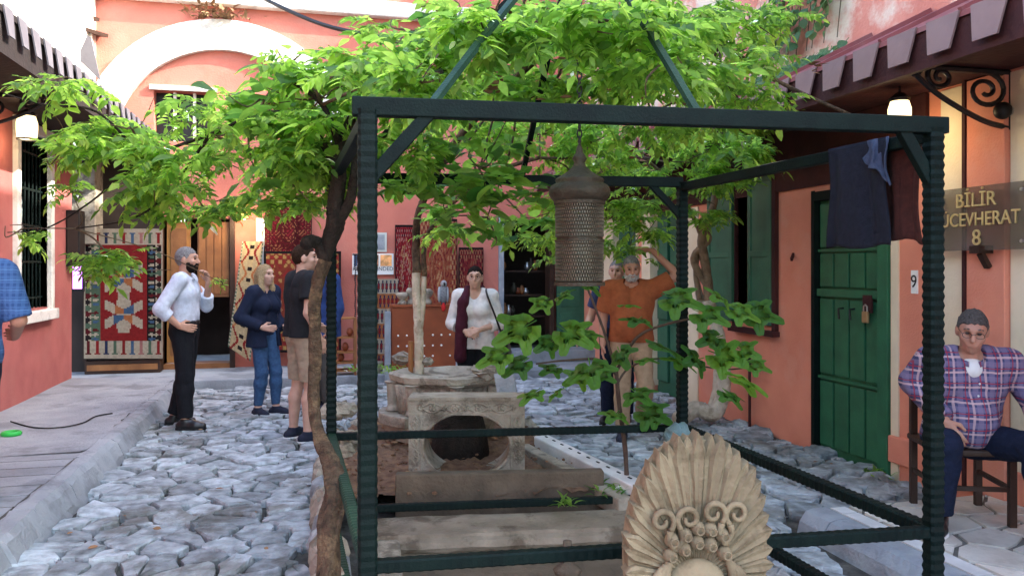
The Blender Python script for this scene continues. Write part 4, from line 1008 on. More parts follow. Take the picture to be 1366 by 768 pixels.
B().bar(KB(.0,kh+.008,.1),KB(kw,kh+.008,.1),.24,.02).obj('top_lip', MT['stone'], rk_)
def eye(u, v, L_, W_, vert=False, ):
    b = B()
    for s_ in (-1,1):
        pts = [KB(u+(L_*t if not vert else s_*W_*math.sin(math.pi*(t+1)/2)), v+(L_*t if vert else s_*W_*math.sin(math.pi*(t+1)/2)), -.006) for t in np.linspace(-1,1,13)]
        b.tube(pts, .008, 5)
    b.obj('ribbon_carving', MT['stone'], rk_)
    b = B()
    for k in range(4): a = k*math.pi/2+.78; b.ball(KB(u+.016*math.cos(a),v+.016*math.sin(a),-.004),.0125,7,5)
    b.ball(KB(u,v,-.01),.010,7,5).obj('rosette', MT['stone'], rk_, sm=True)
for i in range(4):
    u = .085+(kw-.17)*i/4+ (kw-.17)/8; eye(u, kh-.055, (kw-.17)/8*.92, .032)
for i in range(3):
    for uu in (.045,kw-.05): eye(uu, kh-.16-i*.115+.0, .05, .024, True)
for i in range(5):
    u = .085+(kw-.17)*i/4; b = B()
    for k in range(5): a = k*2*math.pi/5; b.ball(KB(u+.014*math.cos(a),kh-.055+.014*math.sin(a),-.004),.011,7,5)
    b.obj('rosette', MT['stone'], rk_, sm=True)
for vv in (kh-.10,): B().bar(KB(.0,vv,-.004),KB(kw,vv,-.004),.012,.012).obj('fillet', MT['stone'], rk_)
for uu in (.088,kw-.092): B().bar(KB(uu,.0,-.004),KB(uu,kh-.105,-.004),.012,.012,up=(0,1,0)).obj('fillet', MT['stone'], rk_)
st_ = B().tube([KB(cu-.09,.0,.62),KB(cu-.09,.2,.6),KB(cu-.1,.42,.58)], [.23,.2,.17], 14, jit=.05); tag(st_.obj('dark_infill', MT['barkD'], sm=True), 'added dark stump seen through the round opening of the marble block', 'infill')  # dark shape added so the round opening reads as dark inside
# ---- broken polygonal basin behind it
bc = P(598,600,6.75); zt = P(598,498,6.6).z; bs = thing('broken_basin', 'broken octagonal marble basin with fluted piers behind the ring block', 'basin', (bc.x,bc.y,.15))
m6 = 6.6/F; rx, ry = 80*m6, .42
ax_, ay_ = camdir(1,0), camdir(0,1)
def BP(a, s, z): return Vector((bc.x,bc.y,0))+ax_*(rx*s*math.cos(a))+ay_*(ry*s*math.sin(a))+Vector((0,0,z))
b = B(); n = 16; lv = [(.62,.12),(.78,.22),(.92,.36),(.86,.40),(.86,zt-.1),(.98,zt-.06),(1.0,zt-.01),(.9,zt),(.72,zt-.035),(.1,zt-.05)]
for s, z in lv:
    for k in range(n): a = 2*math.pi*(int(k/2)*2+.5*(k%2)*3.2)/n; b.v.append(tuple(BP(a+.2,s*(1+random.uniform(-.02,.02)),z+random.uniform(-.008,.008))))
for i in range(len(lv)-1):
    for k in range(n): k2=(k+1)%n; b.f.append((i*n+k,i*n+k2,(i+1)*n+k2,(i+1)*n+k))
b.f.append(tuple((len(lv)-1)*n+k for k in range(n))); b.obj('bowl', MT['stone'], bs)
for k in range(8):
    a = math.pi*2*k/8+.2; p0_, p1_ = BP(a,.93,.42), BP(a,.95,zt-.07)
    B().tube([p0_+Vector((0,0,-.02)),p0_,p0_.lerp(p1_,.1),p0_.lerp(p1_,.9),p1_], [.07,.062,.05,.05,.068], 10).obj('pier', MT['stone'], bs, sm=False)
for k in range(5): B().tube([BP(3.75+k*.09,.9,.40),BP(3.75+k*.09,.95,zt-.08)], .028, 8).obj('flute', MT['stone'], bs, sm=True)
for k,(s,z,h) in enumerate(((1.18,.30,.09),(1.1,.24,.07),(1.02,.17,.07))):
    a0, a1 = math.pi*.92, math.pi*1.32; q = [BP(a0+(a1-a0)*t/6,s,0) for t in range(7)]+[BP(a1-(a1-a0)*t/6,.6,0) for t in range(7)]
    B().prism([(p.x,p.y) for p in q], lambda p: (p[0],p[1],z), lambda p: (p[0],p[1],z+h)).obj('stepped_moulding', MT['stone'], bs, bev=.01)
# loose grey slab and fragments leaning on the basin
gs = P(676,520,6.0); b = B().obox(gs, (.075,.02,.14), Matrix.Rotation(-YAW-.2,3,'Z')@Matrix.Rotation(-.35,3,'X')@Matrix.Rotation(-.25,3,'Y')); tag(b.obj('slate_slab', MT['greystone'], bev=.006), 'grey slate slab leaning on the rim of the broken basin', 'stone slab')
for k,(px,py,Z,r) in enumerate(((650,494,6.45,.13),(537,478,7.2,.1),(570,482,6.9,.06),(468,588,5.0,.12),(455,600,4.9,.09),(446,548,6.2,.12),(462,545,6.3,.1))):
    c = P(px,py,Z); s_ = B().ball(c, (r,r*.7,r*.55), 11, 7); s_.v = [tuple(np.array(v)+rng.normal(0,r*.09,3)) for v in s_.v]
    tag(s_.obj('stone_fragment', MT['stone']), ('rounded stone fragment on the right rim of the basin','angular fragment behind the basin by the white trunk','small pale fragment at the foot of the white trunk','rough stone beside the left pergola post','smaller stone below the rough one at left post','mossy stone at the left edge of the soil','pale stone lying in the left soil')[k], 'stone')
tag(B().tube([P(548,492,6.9)-Vector((0,0,.3)),P(548,455,6.9)], .022, 8).obj('stake', MT['wood']), 'short brown stake beside the white trunk', 'stake')

# ================================================================ CARVED PALMETTE (foreground)
Zp = 2.55; po_ = P(927,800,Zp); px_, pn_ = camdir(1,.12), camdir(.12,-1)          # right and towards the camera
mp = Zp/F
pal = thing('carved_palmette', 'carved sandstone fan of pointed feathers with scrolls and round fruit', 'sculpture', (po_.x,po_.y,0))
def PP(x, y, o_=0): return Vector((po_.x,po_.y,0))+px_*(x*mp)+pn_*o_+Vector((0,0,po_.z+y*mp))
def rim(a):                                             # outline radius in px from the fan foot, a from straight up
    return None
def tip(t):                                             # t in -1..1 along the outline
    a = t*2.05; cx, cy, rx_, ry_ = 0, 58, 99, 168
    return (cx+rx_*math.sin(a)+ (8 if t>0 else 0), cy+ry_*math.cos(a))
def feather(x0, y0, x1, y1, w, o0, o1, mat):
    d = Vector((x1-x0,y1-y0)); L_ = d.length; d.normalize(); nn_ = Vector((-d.y,d.x)); V = []; Fs = []
    st_ = [(0,.2),(.3,.42),(.6,.7),(.83,1.0),(.92,.62),(1.0,.03)]
    for t, ww in st_:
        c = Vector((x0,y0))+d*(L_*t); hh = o0+(o1-o0)*t; dome = .010 if t<.97 else .002
        for s_, k in ((-1,-.3),(-.6,.75),(0,.25),(.6,.75),(1,-.3)):
            q = c+nn_*(w*ww*s_); V.append(PP(q.x,q.y,hh+dome*k*1.1))
        V.append(PP((c+nn_*w*ww).x,(c+nn_*w*ww).y,-.03)); V.append(PP((c-nn_*w*ww).x,(c-nn_*w*ww).y,-.03))
    for i in range(len(st_)-1):
        for k in range(7): k2=(k+1)%7; Fs.append((i*7+k,(i+1)*7+k,(i+1)*7+k2,i*7+k2))
    Fs += [tuple(range(7)), tuple((len(st_)-1)*7+k for k in range(7))[::-1]]
    return B().add(V,Fs).obj('feather', mat, pal, sm=False)
NF = 31
for i in range(NF):
    t = -1+2*i/(NF-1); x1, y1 = tip(t); a = t*2.05
    x0, y0 = x1*.16, 34+(y1-34)*.12
    feather(x0, y0, x1+random.uniform(-2,2), y1+random.uniform(-4,5), 10.5+1.5*math.cos(a), .014, .015+.008*(i%2)+random.uniform(0,.003), MT['sand'])
q = [(tip(t)[0]*.93, 58+(tip(t)[1]-58)*.93) for t in np.linspace(-1,1,40)]
B().prism(q, lambda p: PP(p[0],p[1],-.07), lambda p: PP(p[0],p[1],.006)).obj('backing_slab', MT['sand'], pal)
def vol(cx, cy, R_, a0, dirn):
    pts = [PP(cx+R_*(1-.75*t)*math.cos(a0+dirn*7.6*t), cy+R_*(1-.75*t)*math.sin(a0+dirn*7.6*t), .04) for t in np.linspace(0,1,28)]
    B().tube(pts, lerpl([.009,.010,.008,.006],28), 8).obj('scroll', MT['sand'], pal, sm=True)
for cx, cy, a0, dn in ((-50,112,-.9,1),(-14,114,-2.2,-1),(20,120,-.9,1),(52,118,-2.2,-1)):
    vol(cx, cy, 17, a0, dn)
    q = (-32,78) if cx < 0 else (36,84)
    B().tube(spline([PP(cx+17*math.cos(a0),cy+17*math.sin(a0),.04),PP((cx+q[0])/2,(cy-17+q[1])/2,.042),PP(q[0],q[1]-6,.036)],6), lerpl([.012,.008],13), 8).obj('stem', MT['sand'], pal, sm=True)
for x, y in ((-36,86),(-18,92),(-1,100),(16,98),(33,90),(-20,74),(-2,82),(16,78),(-38,66),(36,66)):
    B().ball(PP(x,y,.028), (.024,.024,.024), 14, 9).obj('fruit', MT['sand'], pal, sm=True)
    B().tube([PP(x+5*math.cos(a),y+5*math.sin(a),.060) for a in np.linspace(0,6.28,11)], .0028, 5, cap=False).obj('fruit_ring', MT['sand'], pal)
B().ball(PP(-2,22,.02), (.1,.04,.09), 18, 12, Matrix.Rotation(-YAW,3,'Z')).obj('boss', MT['sand'], pal, sm=True)
for s_ in (-1,1):
    for k in range(3): B().tube(spline([PP(s_*(40+4*k),58-4*k,.035),PP(s_*(46+8*k),36-2*k,.04),PP(s_*(38+16*k),10,.03)],5), lerpl([.013,.016,.008],11), 8).obj('drape_fold', MT['sand'], pal, sm=True)
B().prism([(-58,-40),(58,-40),(70,-240),(-70,-240)], lambda p: Vector((*PP(p[0],p[1],-.09)[:2],max(-.02,PP(p[0],p[1]).z))), lambda p: Vector((*PP(p[0],p[1],.05)[:2],max(-.02,PP(p[0],p[1]).z)))).obj('pedestal', MT['sand'], pal, bev=.01)
# ================================================================ LAMPS
def wall_lamp(label, c, r, h, mat, e, power, arm):
    t = thing('wall_lamp', label, 'lamp', (c[0],c[1],c[2]-h/2))
    B().lathe([(r*.92,-h/2),(r,-h*.1),(r,h*.2),(r*.8,h/2)], c, 16).obj('glass', mat, t, sm=True)
    B().lathe([(r*.85,h/2),(r*.95,h/2+.02),(r*.3,h/2+.06)], c, 16).obj('cap', MT['iron'], t)
    B().lathe([(r*.98,-h/2-.015),(r*.98,-h/2)], c, 16).obj('base', MT['iron'], t)
    B().tube([Vector(c)+Vector((0,0,h/2+.05)), Vector(c)+Vector((0,0,h/2+.12)), Vector(arm)], .012, 6).obj('arm', MT['iron'], t)
    ld = bpy.data.lights.new('lamp_light','POINT'); ld.energy = power; ld.color = (1,.75,.42); ld.shadow_soft_size = r; lo = bpy.data.objects.new('lamp_light', ld); COL.objects.link(lo)
    lo.location = (c[0],c[1],c[2]-h/2-.05)
warm = emit('lamp_glow',(1,.74,.38),.42)
c = (3.92, YR(1200,3.92), ZR(1200,152,3.92)); wall_lamp('glowing warm lamp under the maroon scalloped awning', c, .075, .17, warm, 1, 1.2, (RWX,c[1],c[2]+.2))
c = (-2.75, YR(36,-2.75), ZR(36,170,-2.75)); wall_lamp('glowing square lamp under the dark left eave', c, .095, .22, warm, 1, 1.2, (LW,c[1],c[2]+.24))
c = (XB(322,11.9), 11.9, ZB(322,282,11.9)); wall_lamp('orange glowing lamp over the carpet shop doorway', c, .10, .2, emit('orange_lamp_glow',(1,.42,.10),.5), 1, 5, (c[0],BWY,c[2]+.2))
# cables
tag(B().tube(spline([P(300,-30,7),P(355,0,6.3),P(430,33,5.6),P(520,52,5.0),P(600,60,4.4)],6), .016, 6).obj('cable', MT['cable']), 'thick black cable sagging across the top of the court', 'cable')
tag(B().tube(spline([P(950,242,4.9),P(1030,218,5.2),P(1200,190,5.6)],6), .005, 5).obj('wire', MT['steel']), 'thin wire strung behind the hanging dark cloth', 'wire')
tag(B().tube([G(15,581,PZ)+Vector((.06*math.cos(a),.06*math.sin(a),.02)) for a in np.linspace(0,6.28,17)], .022, 8, cap=False).obj('plastic_dish', MT['greenplastic'], sm=True), 'bright green plastic ring on the left pavement', 'dish')

# ================================================================ FOLIAGE
def leaflet(L_, W_, fold=.25, droop=.2, seg=3):
    V = []; Fq = []
    ws = {3:(.12,1.,.72,.06)}[seg]; ts = (0,.34,.7,1.)
    for t, ww in zip(ts, ws):
        z = -droop*L_*t*t
        V += [(-W_*ww, L_*t, z+fold*W_*ww), (0, L_*t, z), (W_*ww, L_*t, z+fold*W_*ww)]
    for i in range(3):
        a = i*3; Fq += [(a,a+1,a+4,a+3),(a+1,a+2,a+5,a+4)]
    return np.array(V), np.array(Fq)
def spray(n, L_, seed):                                   # pinnate compound leaf: rachis along +y, leaflets in pairs
    g = np.random.default_rng(seed); Vs = []; Fs = []; off = 0
    def rach(t): return np.array((.02*L_*math.sin(t*3+seed), L_*t, -.28*L_*t*t))
    for i in range(5):
        t0, t1 = i/5, (i+1)/5; a, b = rach(t0), rach(t1); w_ = .0022
        V = np.array([a+(-w_,0,0),a+(w_,0,0),a+(0,0,-w_),b+(-w_,0,0),b+(w_,0,0),b+(0,0,-w_)]); Vs.append(V); Fs.append(np.array([(0,1,4,3),(1,2,5,4),(2,0,3,5)])+off); off += 6
    for i in range(n):
        side = 0 if i == n-1 else (-1 if i%2 else 1); t = 1 if side == 0 else .28+.68*(i//2)/max(1,(n-1)//2)
        ll = L_*(.36 if side else .4)*(1-.25*abs(t-.55))*g.uniform(.85,1.15)
        V, Fq = leaflet(ll, ll*.23*g.uniform(.9,1.15), .3, g.uniform(.1,.5))
        az_ = -side*math.radians(g.uniform(52,72)); pt = g.uniform(-.45,.15); rl = g.uniform(-.4,.4)
        R_ = np.array(Matrix.Rotation(az_,3,'Z')@Matrix.Rotation(pt,3,'X')@Matrix.Rotation(rl,3,'Y'))
        Vs.append(V@R_.T+rach(t)); Fs.append(Fq+off); off += len(V)
    return np.concatenate(Vs), np.concatenate(Fs)
def broad(L_, seed):
    g = np.random.default_rng(seed); V = []; Fq = []; ts = (0,.12,.35,.6,.82,1.); ws = (.1,.3,.5,.46,.26,.03)
    for t, ww in zip(ts, ws):
        for s_ in (-1,-.5,0,.5,1): V.append((s_*ww*L_*.86, L_*t, -.22*L_*t*t+.16*abs(s_)*ww*L_+.02*L_*math.sin(t*9+s_*3+seed)))
    for i in range(5):
        for k in range(4): a = i*5+k; Fq.append((a,a+1,a+6,a+5))
    V = np.array(V); V[:,1] += .35*L_; n = len(V)
    V = np.concatenate([V, np.array([(-.0025,0,.01),(.0025,0,.01),(.0025,.36*L_,0),(-.0025,.36*L_,0)])]); Fq.append((n,n+1,n+2,n+3))
    return V, np.array(Fq)
def figleaf(L_, seed):
    g = np.random.default_rng(seed); pts = []; lobes = [(-2.2,.55),(-1.15,.86),(0,1.0),(1.15,.86),(2.2,.55)]; N = 60
    for i in range(N):
        a = -2.85+5.7*i/(N-1); r = .52
        for la, lr in lobes: r = max(r, lr*math.exp(-((a-la)/.50)**2*1.0)*(.98+.03*math.sin(i*2.1)))
        pts.append((r*L_*math.sin(a), r*L_*math.cos(a)*1.0))
    V = [(0,0,0)]; ring = len(pts)
    for f in (.5,1.):
        for x, y in pts: rr = math.hypot(x,y)/L_; V.append((x*f,y*f,-.22*L_*(rr*f)**2+.03*L_*math.sin(6*math.atan2(x,y))*f))
    Fq = []
    for i in range(ring-1): Fq.append((1+i,1+i+1,1+ring+i+1,1+ring+i))
    for i in range(0,ring-2,2): Fq.append((0,1+i,1+i+1,1+i+2))
    n = len(V); V += [(-.003,0,-.002),(.003,0,-.002),(.003,-.45*L_,.05*L_),(-.003,-.45*L_,.05*L_)]; Fq.append((n,n+1,n+2,n+3))
    V = np.array(V,float); V[:,1] += .45*L_; V[:,2] -= .05*L_
    return V, np.array(Fq)
SPR = [spray(n, L_, s) for n, L_, s in ((9,.19,1),(11,.23,2),(13,.26,3),(7,.15,4),(11,.21,5))]
BRD = [broad(L_, s) for L_, s in ((.10,1),(.125,2),(.085,3),(.14,4))]
def meshes_of(arr, nm, mat):
    out = []
    for V, Fq in arr: me = mkquads(nm, V, Fq); me.materials.append(mat); out.append(me)
    return out
DENS = 1.5
def crown(thing_, clusters, nparts=300):
    """clusters: (px,py,Z, half-width px, half-height px, half-depth m, count, kind A/B/M, scale)"""
    items = []
    for (px,py,Z,rx,ry,rz,cnt,kind,scl) in clusters:
        # a cluster is a knot of shoots: sub-clumps make gaps and dark hollows
        cnt = int(cnt*DENS); subs = [rng.normal(0,.55,3) for _ in range(max(3,cnt//11))]
        for i in range(cnt):
            s_ = subs[rng.integers(len(subs))]+rng.normal(0,.17,3)*np.array((1.15,.6,1.15))
            r_ = np.linalg.norm(s_)
            if r_ > 1.05: s_ = s_/r_*1.05*rng.uniform(.8,1)
            Zi = Z+s_[2]*rz; p = P(px+s_[0]*rx, py+s_[1]*ry, Zi)
            k = kind if kind != 'M' else ('A' if rng.random() < .6 else 'B')
            sc_ = scl*.84*rng.uniform(.7,1.25)
            az_ = rng.uniform(0,6.28); pit_ = rng.normal(-.12,.3); rol = rng.normal(0,.3)
            R_ = np.array(Matrix.Rotation(az_,3,'Z')@Matrix.Rotation(pit_,3,'X')@Matrix.Rotation(rol,3,'Y'))
            items.append((Zi-.0*p.z, k, rng.integers(5 if k == 'A' else 4), np.array(p), R_, sc_))
    items.sort(key=lambda t: t[0]-.0)
    mA, mB = meshes_of(SPR,'leaf',MT['leafA']), meshes_of(BRD,'leaf',MT['leafB'])
    for Zi,k,v,p,R_,s_ in items[:nparts]:
        o = bpy.data.objects.new('leaf', (mA if k=='A' else mB)[v]); COL.objects.link(o); o.parent = thing_; o.matrix_parent_inverse = WM[thing_].inverted()
        o.matrix_basis = Matrix.Translation(Vector(p)) @ Matrix(R_.tolist()).to_4x4() @ Matrix.Scale(s_,4)
    for kk, arr, mat in (('A',SPR,MT['leafA']),('B',BRD,MT['leafB'])):
        Vs, Fs, off = [], [], 0
        for Zi,k,v,p,R_,s_ in items[nparts:]:
            if k != kk: continue
            V, Fq = arr[v]; Vs.append(V*s_@R_.T+p); Fs.append(Fq+off); off += len(V)
        if Vs:
            me = mkquads('foliage', np.concatenate(Vs), np.concatenate(Fs)); me.materials.append(mat); o = reg(bpy.data.objects.new('foliage', me), thing_); tag(o, kind='stuff')
    return items
def branch(b, pts, r0, r1, n=7, jit=.12, k=7):
    s_ = spline(pts, k); b.tube(s_, lerpl([r0,r1],len(s_)), n, jit=jit)
def twigs(t_, clusters, frm, mat):
    b = B()
    for (px,py,Z,rx,ry,rz,cnt,kind,scl) in clusters:
        c = P(px,py,Z); f = min(frm, key=lambda q: (q-c).length); m = f.lerp(c,.5)+Vector(rng.normal(0,.06,3)); m.z += .03
        branch(b, [f, m, c], .009 if cnt>20 else .004, .005 if cnt>20 else .003, 6)
        for i in range(max(2,cnt//22)):
            s_ = rng.normal(0,.5,3); e = P(px+s_[0]*rx, py+s_[1]*ry, Z+s_[2]*rz); mm = c.lerp(e,.5)+Vector(rng.normal(0,.04,3)); branch(b, [c,mm,e], .006, .0025, 5, k=4)
    tag(b.obj('branches', mat, t_), kind='stuff')

# ---- vine 1: twisted trunk climbing the left side of the pergola
v1 = thing('climbing_vine', 'twisted brown vine trunk climbing the left pergola side with bright green leaves', 'vine', P(436,768,3.4).to_tuple()[:2]+(0,))
tr = [P(432,900,3.3), P(436,800,3.4), P(440,700,3.55), P(447,650,3.7), P(438,606,3.9), P(424,572,4.1), P(418,520,4.2), P(421,460,4.2), P(419,415,4.2), P(425,375,4.2), P(436,335,4.2), P(446,300,4.15), P(450,250,4.1), P(455,200,4.1), P(475,150,4.1)]
tr[0].z = -.03
s_ = spline(tr, 10); rad = lerpl([.06,.05,.048,.05,.036,.028,.029,.031,.029,.031,.037,.045,.036,.032,.024], len(s_))
def gnarled(pts, rad, n=20, seed=0):
    b = B().tube(pts, rad, n); g = np.random.default_rng(seed); V = np.array(b.v); m = len(pts); out = []
    for i in range(m):
        c = np.array(pts[i])
        for k in range(n):
            a = 2*math.pi*k/n+i*.055
            w_ = 1+.13*math.sin(a*3+math.sin(i*.21)*1.5)+.09*math.sin(a*5+i*.13)+.07*math.sin(i*.55+a)+g.normal(0,.035); out.append(c+(V[i*n+k]-c)*w_)
    b.v = [tuple(v) for v in out]; return b
cut = 98
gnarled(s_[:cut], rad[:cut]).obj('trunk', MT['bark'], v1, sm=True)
gnarled(s_[cut-1:], rad[cut-1:], seed=1).obj('upper_trunk', MT['barkD'], v1, sm=True)  # upper trunk coloured darker to carry the shade it stands in
tw = [s_[i]+Vector((.05*math.cos(i*.16+2.4),.05*math.sin(i*.16+2.4),0))*(rad[i]/.055) for i in range(2,60)]
gnarled(tw, lerpl([.022,.016,.018,.008],58), 12, 2).obj('side_stem', MT['bark'], v1, sm=True)
b = B(); branch(b, [P(436,345,4.2),P(425,325,4.2),P(414,322,4.15),P(409,325,4.1)], .036, .034, 12)
branch(b, [P(446,305,4.15),P(466,270,4.1),P(472,235,4.1),P(480,190,4.05),P(500,140,4.0),P(590,95,3.8)], .03, .014, 9)
branch(b, [P(452,230,4.1),P(420,180,4.2),P(360,150,4.4),P(280,180,4.7),P(190,210,5.0)], .024, .008, 8)
branch(b, [P(455,200,4.1),P(430,140,4.0),P(390,110,4.0)], .02, .008, 8)
branch(b, [P(280,180,4.7),P(230,250,5.0),P(180,290,5.2),P(100,305,5.4)], .012, .004, 6)
branch(b, [P(190,210,5.0),P(120,270,5.2),P(60,305,5.3),P(10,310,5.3)], .008, .003, 6)
branch(b, [P(190,210,5.0),P(130,150,4.8),P(60,140,4.6),P(5,125,4.4)], .010, .004, 6)
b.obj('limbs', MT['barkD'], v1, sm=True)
CL1 = [(330,175,4.4,130,62,.5,150,'M',.95),(230,215,4.9,100,50,.45,95,'A',.95),(430,130,4.1,80,70,.45,110,'M',.95),(400,215,4.3,80,60,.4,100,'M',1.0),
       (262,262,5.2,60,26,.35,46,'A',.95),(150,345,5.3,62,15,.25,26,'A',.95),(55,112,4.6,65,9,.3,14,'A',1.0),(170,172,4.8,55,30,.35,40,'A',1.0),
       (80,205,5.0,55,20,.3,16,'A',1.0),(30,305,5.3,32,7,.1,5,'A',1.0),(95,255,5.3,36,12,.1,6,'A',.9),(400,255,4.9,50,30,.35,46,'A',.9),(470,85,4.0,90,50,.45,34,'M',1.0),(380,90,4.4,55,40,.4,14,'B',1.0),(350,130,4.2,60,30,.4,24,'B',1.1),(297,378,6.0,10,16,.1,3,'A',.7),(540,90,3.3,40,50,.2,24,'M',1.0)]
crown(v1, CL1); twigs(v1, CL1, [P(280,180,4.7),P(190,210,5.0),P(360,150,4.4),P(430,140,4.0),P(230,250,5.0),P(100,305,5.4),P(60,140,4.6),P(455,200,4.1)], MT['twig'])
# ---- vine 2: limewashed trunk in the middle of the bed, crown over the pergola roof
v2 = thing('whitewashed_tree', 'slim tree with limewashed forked trunk rising behind the stone basin', 'tree', P(559,530,6.9).to_tuple()[:2]+(.15,))
b = B(); branch(b, [P(559,545,6.9),P(559,480,6.9),P(558,430,6.9),P(555,380,6.9),P(556,362,6.9)], .042, .036, 12, .08); branch(b, [P(560,440,6.9),P(564,410,6.9),P(566,366,6.9)], .026, .022, 10, .08)
b.obj('trunk', MT['barkW'], v2, sm=True)
b = B(); branch(b, [P(556,364,6.9),P(555,325,6.9),P(560,280,6.6),P(600,200,6.0),P(680,110,5.0)], .04, .022, 10); branch(b, [P(566,368,6.9),P(572,310,6.8),P(640,240,6.3),P(720,210,6.0)], .026, .014, 9)
branch(b, [P(680,110,5.0),P(760,50,4.4),P(860,40,4.4),P(960,60,4.8),P(1040,110,5.0),P(1145,158,5.2)], .024, .010, 8)
branch(b, [P(700,90,4.8),P(690,30,4.2),P(740,10,3.9)], .016, .008, 7)
b.obj('limbs', MT['bark'], v2, sm=True)
CL2 = [(600,60,4.0,105,65,.5,110,'M',1.0),(540,165,4.4,65,60,.4,70,'M',.95),(640,225,4.6,95,60,.45,150,'B',1.0),(560,250,4.7,60,50,.35,60,'B',1.05),(690,130,4.8,80,60,.5,80,'M',.95),(650,290,5.2,80,32,.4,80,'B',.95),
       (720,40,4.2,95,45,.5,110,'B',1.0),(820,70,4.4,90,60,.5,120,'M',.95),(920,60,4.6,100,65,.5,120,'A',.95),(850,10,4.2,140,30,.5,70,'M',1.0),(970,110,4.9,70,55,.4,80,'A',.95),(870,150,5.0,80,35,.4,46,'A',.9),
       (720,180,6.6,90,60,.6,150,'A',.95),(790,190,6.4,50,50,.4,70,'A',.95),(640,150,6.5,80,60,.6,70,'A',.95),(770,260,7.0,70,45,.5,60,'A',.95),(540,40,4.2,70,40,.4,14,'M',1.0),(650,50,3.15,70,50,.2,70,'M',.9),(800,30,3.2,90,40,.2,70,'M',.9),(890,80,3.3,50,60,.2,50,'A',.9),(740,110,4.6,70,30,.4,50,'A',.95),(560,110,3.2,30,20,.1,14,'A',.9),(700,290,6.4,60,40,.4,50,'A',.9),(590,315,6.2,36,18,.3,20,'A',.9),(1000,30,5.0,70,40,.4,60,'A',.9)]
crown(v2, CL2); twigs(v2, CL2, [P(600,200,6.0),P(680,110,5.0),P(760,50,4.4),P(860,40,4.4),P(960,60,4.8),P(640,240,6.3),P(720,210,6.0),P(690,30,4.2)], MT['twig'])
b = B()
for px, py, Z, r_, n_ in ((857,205,5.6,16,16),(820,92,4.2,14,14),(655,112,4.0,14,14),(905,140,3.7,8,8),(690,60,4.0,60,16),(780,40,4.0,60,16),(1090,90,5.2,8,6)):
    for i in range(n_): dryleaf(b, P(px+rng.normal(0,r_*.5), py+rng.normal(0,r_*.8), Z+rng.normal(0,.08)), random.uniform(.025,.05))
tag(b.obj('withered_leaves', MT['dry'], v2), kind='stuff')
# ---- vine 3: limewashed wall vine on the right
v3 = thing('wall_vine', 'gnarled limewashed vine trunk bent against the salmon right wall', 'vine', G(955,552).to_tuple())
b = B()
branch(b, [P(905,560,7.9),P(928,545,8.05),P(950,552,8.0),P(962,535,8.05),P(966,500,8.1),P(960,455,8.1),P(952,425,8.1),P(945,400,8.1)], .085, .06, 14, .07)
branch(b, [P(958,470,8.15),P(956,520,8.15),P(948,548,8.1)], .04, .05, 10, .08); branch(b, [P(950,425,8.15),P(935,400,8.2),P(930,380,8.2)], .045, .035, 10, .08)
b.obj('trunk', MT['barkW'], v3, sm=True)
b = B(); branch(b, [P(946,402,8.1),P(942,360,8.1),P(936,315,8.0),P(950,280,7.9),P(955,255,7.8)], .055, .03, 10, .08); branch(b, [P(945,385,8.1),P(925,345,8.1),P(945,320,8.0),P(936,300,8.0)], .035, .03, 10); branch(b, [P(936,315,8.0),P(925,290,7.9),P(900,250,7.5),P(860,210,7.0)], .03, .012, 8)
branch(b, [P(955,255,7.8),P(930,200,7.0),P(940,150,6.2)], .022, .01, 8); branch(b, [P(933,400,8.15),P(928,360,8.15),P(932,330,8.1)], .03, .025, 9)
b.obj('limbs', M('tan_bark',(.24,.16,.10),(.15,.10,.06),14,.9,.8,60), v3, sm=True)
CL3 = [(890,215,6.8,75,45,.45,80,'A',.95),(960,200,6.4,60,45,.4,60,'A',.95),(850,280,7.2,55,45,.45,60,'A',.95),(930,265,7.2,50,35,.35,44,'A',.95),(1000,190,6.2,45,35,.35,36,'A',.95),(800,230,7.6,60,40,.5,50,'A',.95),(840,330,7.6,36,28,.3,20,'A',.9),(760,330,7.6,50,30,.4,30,'A',.9),(1045,140,6.0,35,18,.3,10,'B',1.0)]
crown(v3, CL3); twigs(v3, CL3, [P(900,250,7.5),P(860,210,7.0),P(930,200,7.0),P(940,150,6.2)], MT['twig'])
# ---- fig sapling
fg = thing('fig_sapling', 'young fig sapling with large lobed leaves at the bed edge', 'sapling', P(835,645,5.15).to_tuple()[:2]+(.15,))
b = B(); stem = [P(837,665,5.15),P(834,600,5.15),P(826,540,5.15),P(822,495,5.15)]; branch(b, stem, .017, .014, 8)
FT = {}
branch(b, [P(822,495,5.15),P(805,440,5.1),P(788,395,5.05),P(778,372,5.0)], .010, .006, 7); branch(b, [P(822,495,5.15),P(850,450,5.0),P(890,432,4.85),P(950,420,4.75)], .011, .006, 7)
branch(b, [P(822,500,5.15),P(800,480,5.0),P(760,480,4.9),P(715,485,4.8)], .010, .005, 7); branch(b, [P(824,510,5.15),P(840,490,5.2),P(880,478,5.1),P(960,492,4.9),P(1010,488,4.8)], .008, .004, 7)
b.obj('stem', M('fig_bark',(.11,.07,.05),(.07,.045,.035),20,.8,.4,80), fg, sm=True)
FM = [(lambda m: (m.materials.append(MT['leafF']), m)[1])(mkquads('leaf', *figleaf(L_, s_))) for L_, s_ in ((.165,1),(.135,2),(.105,3))]
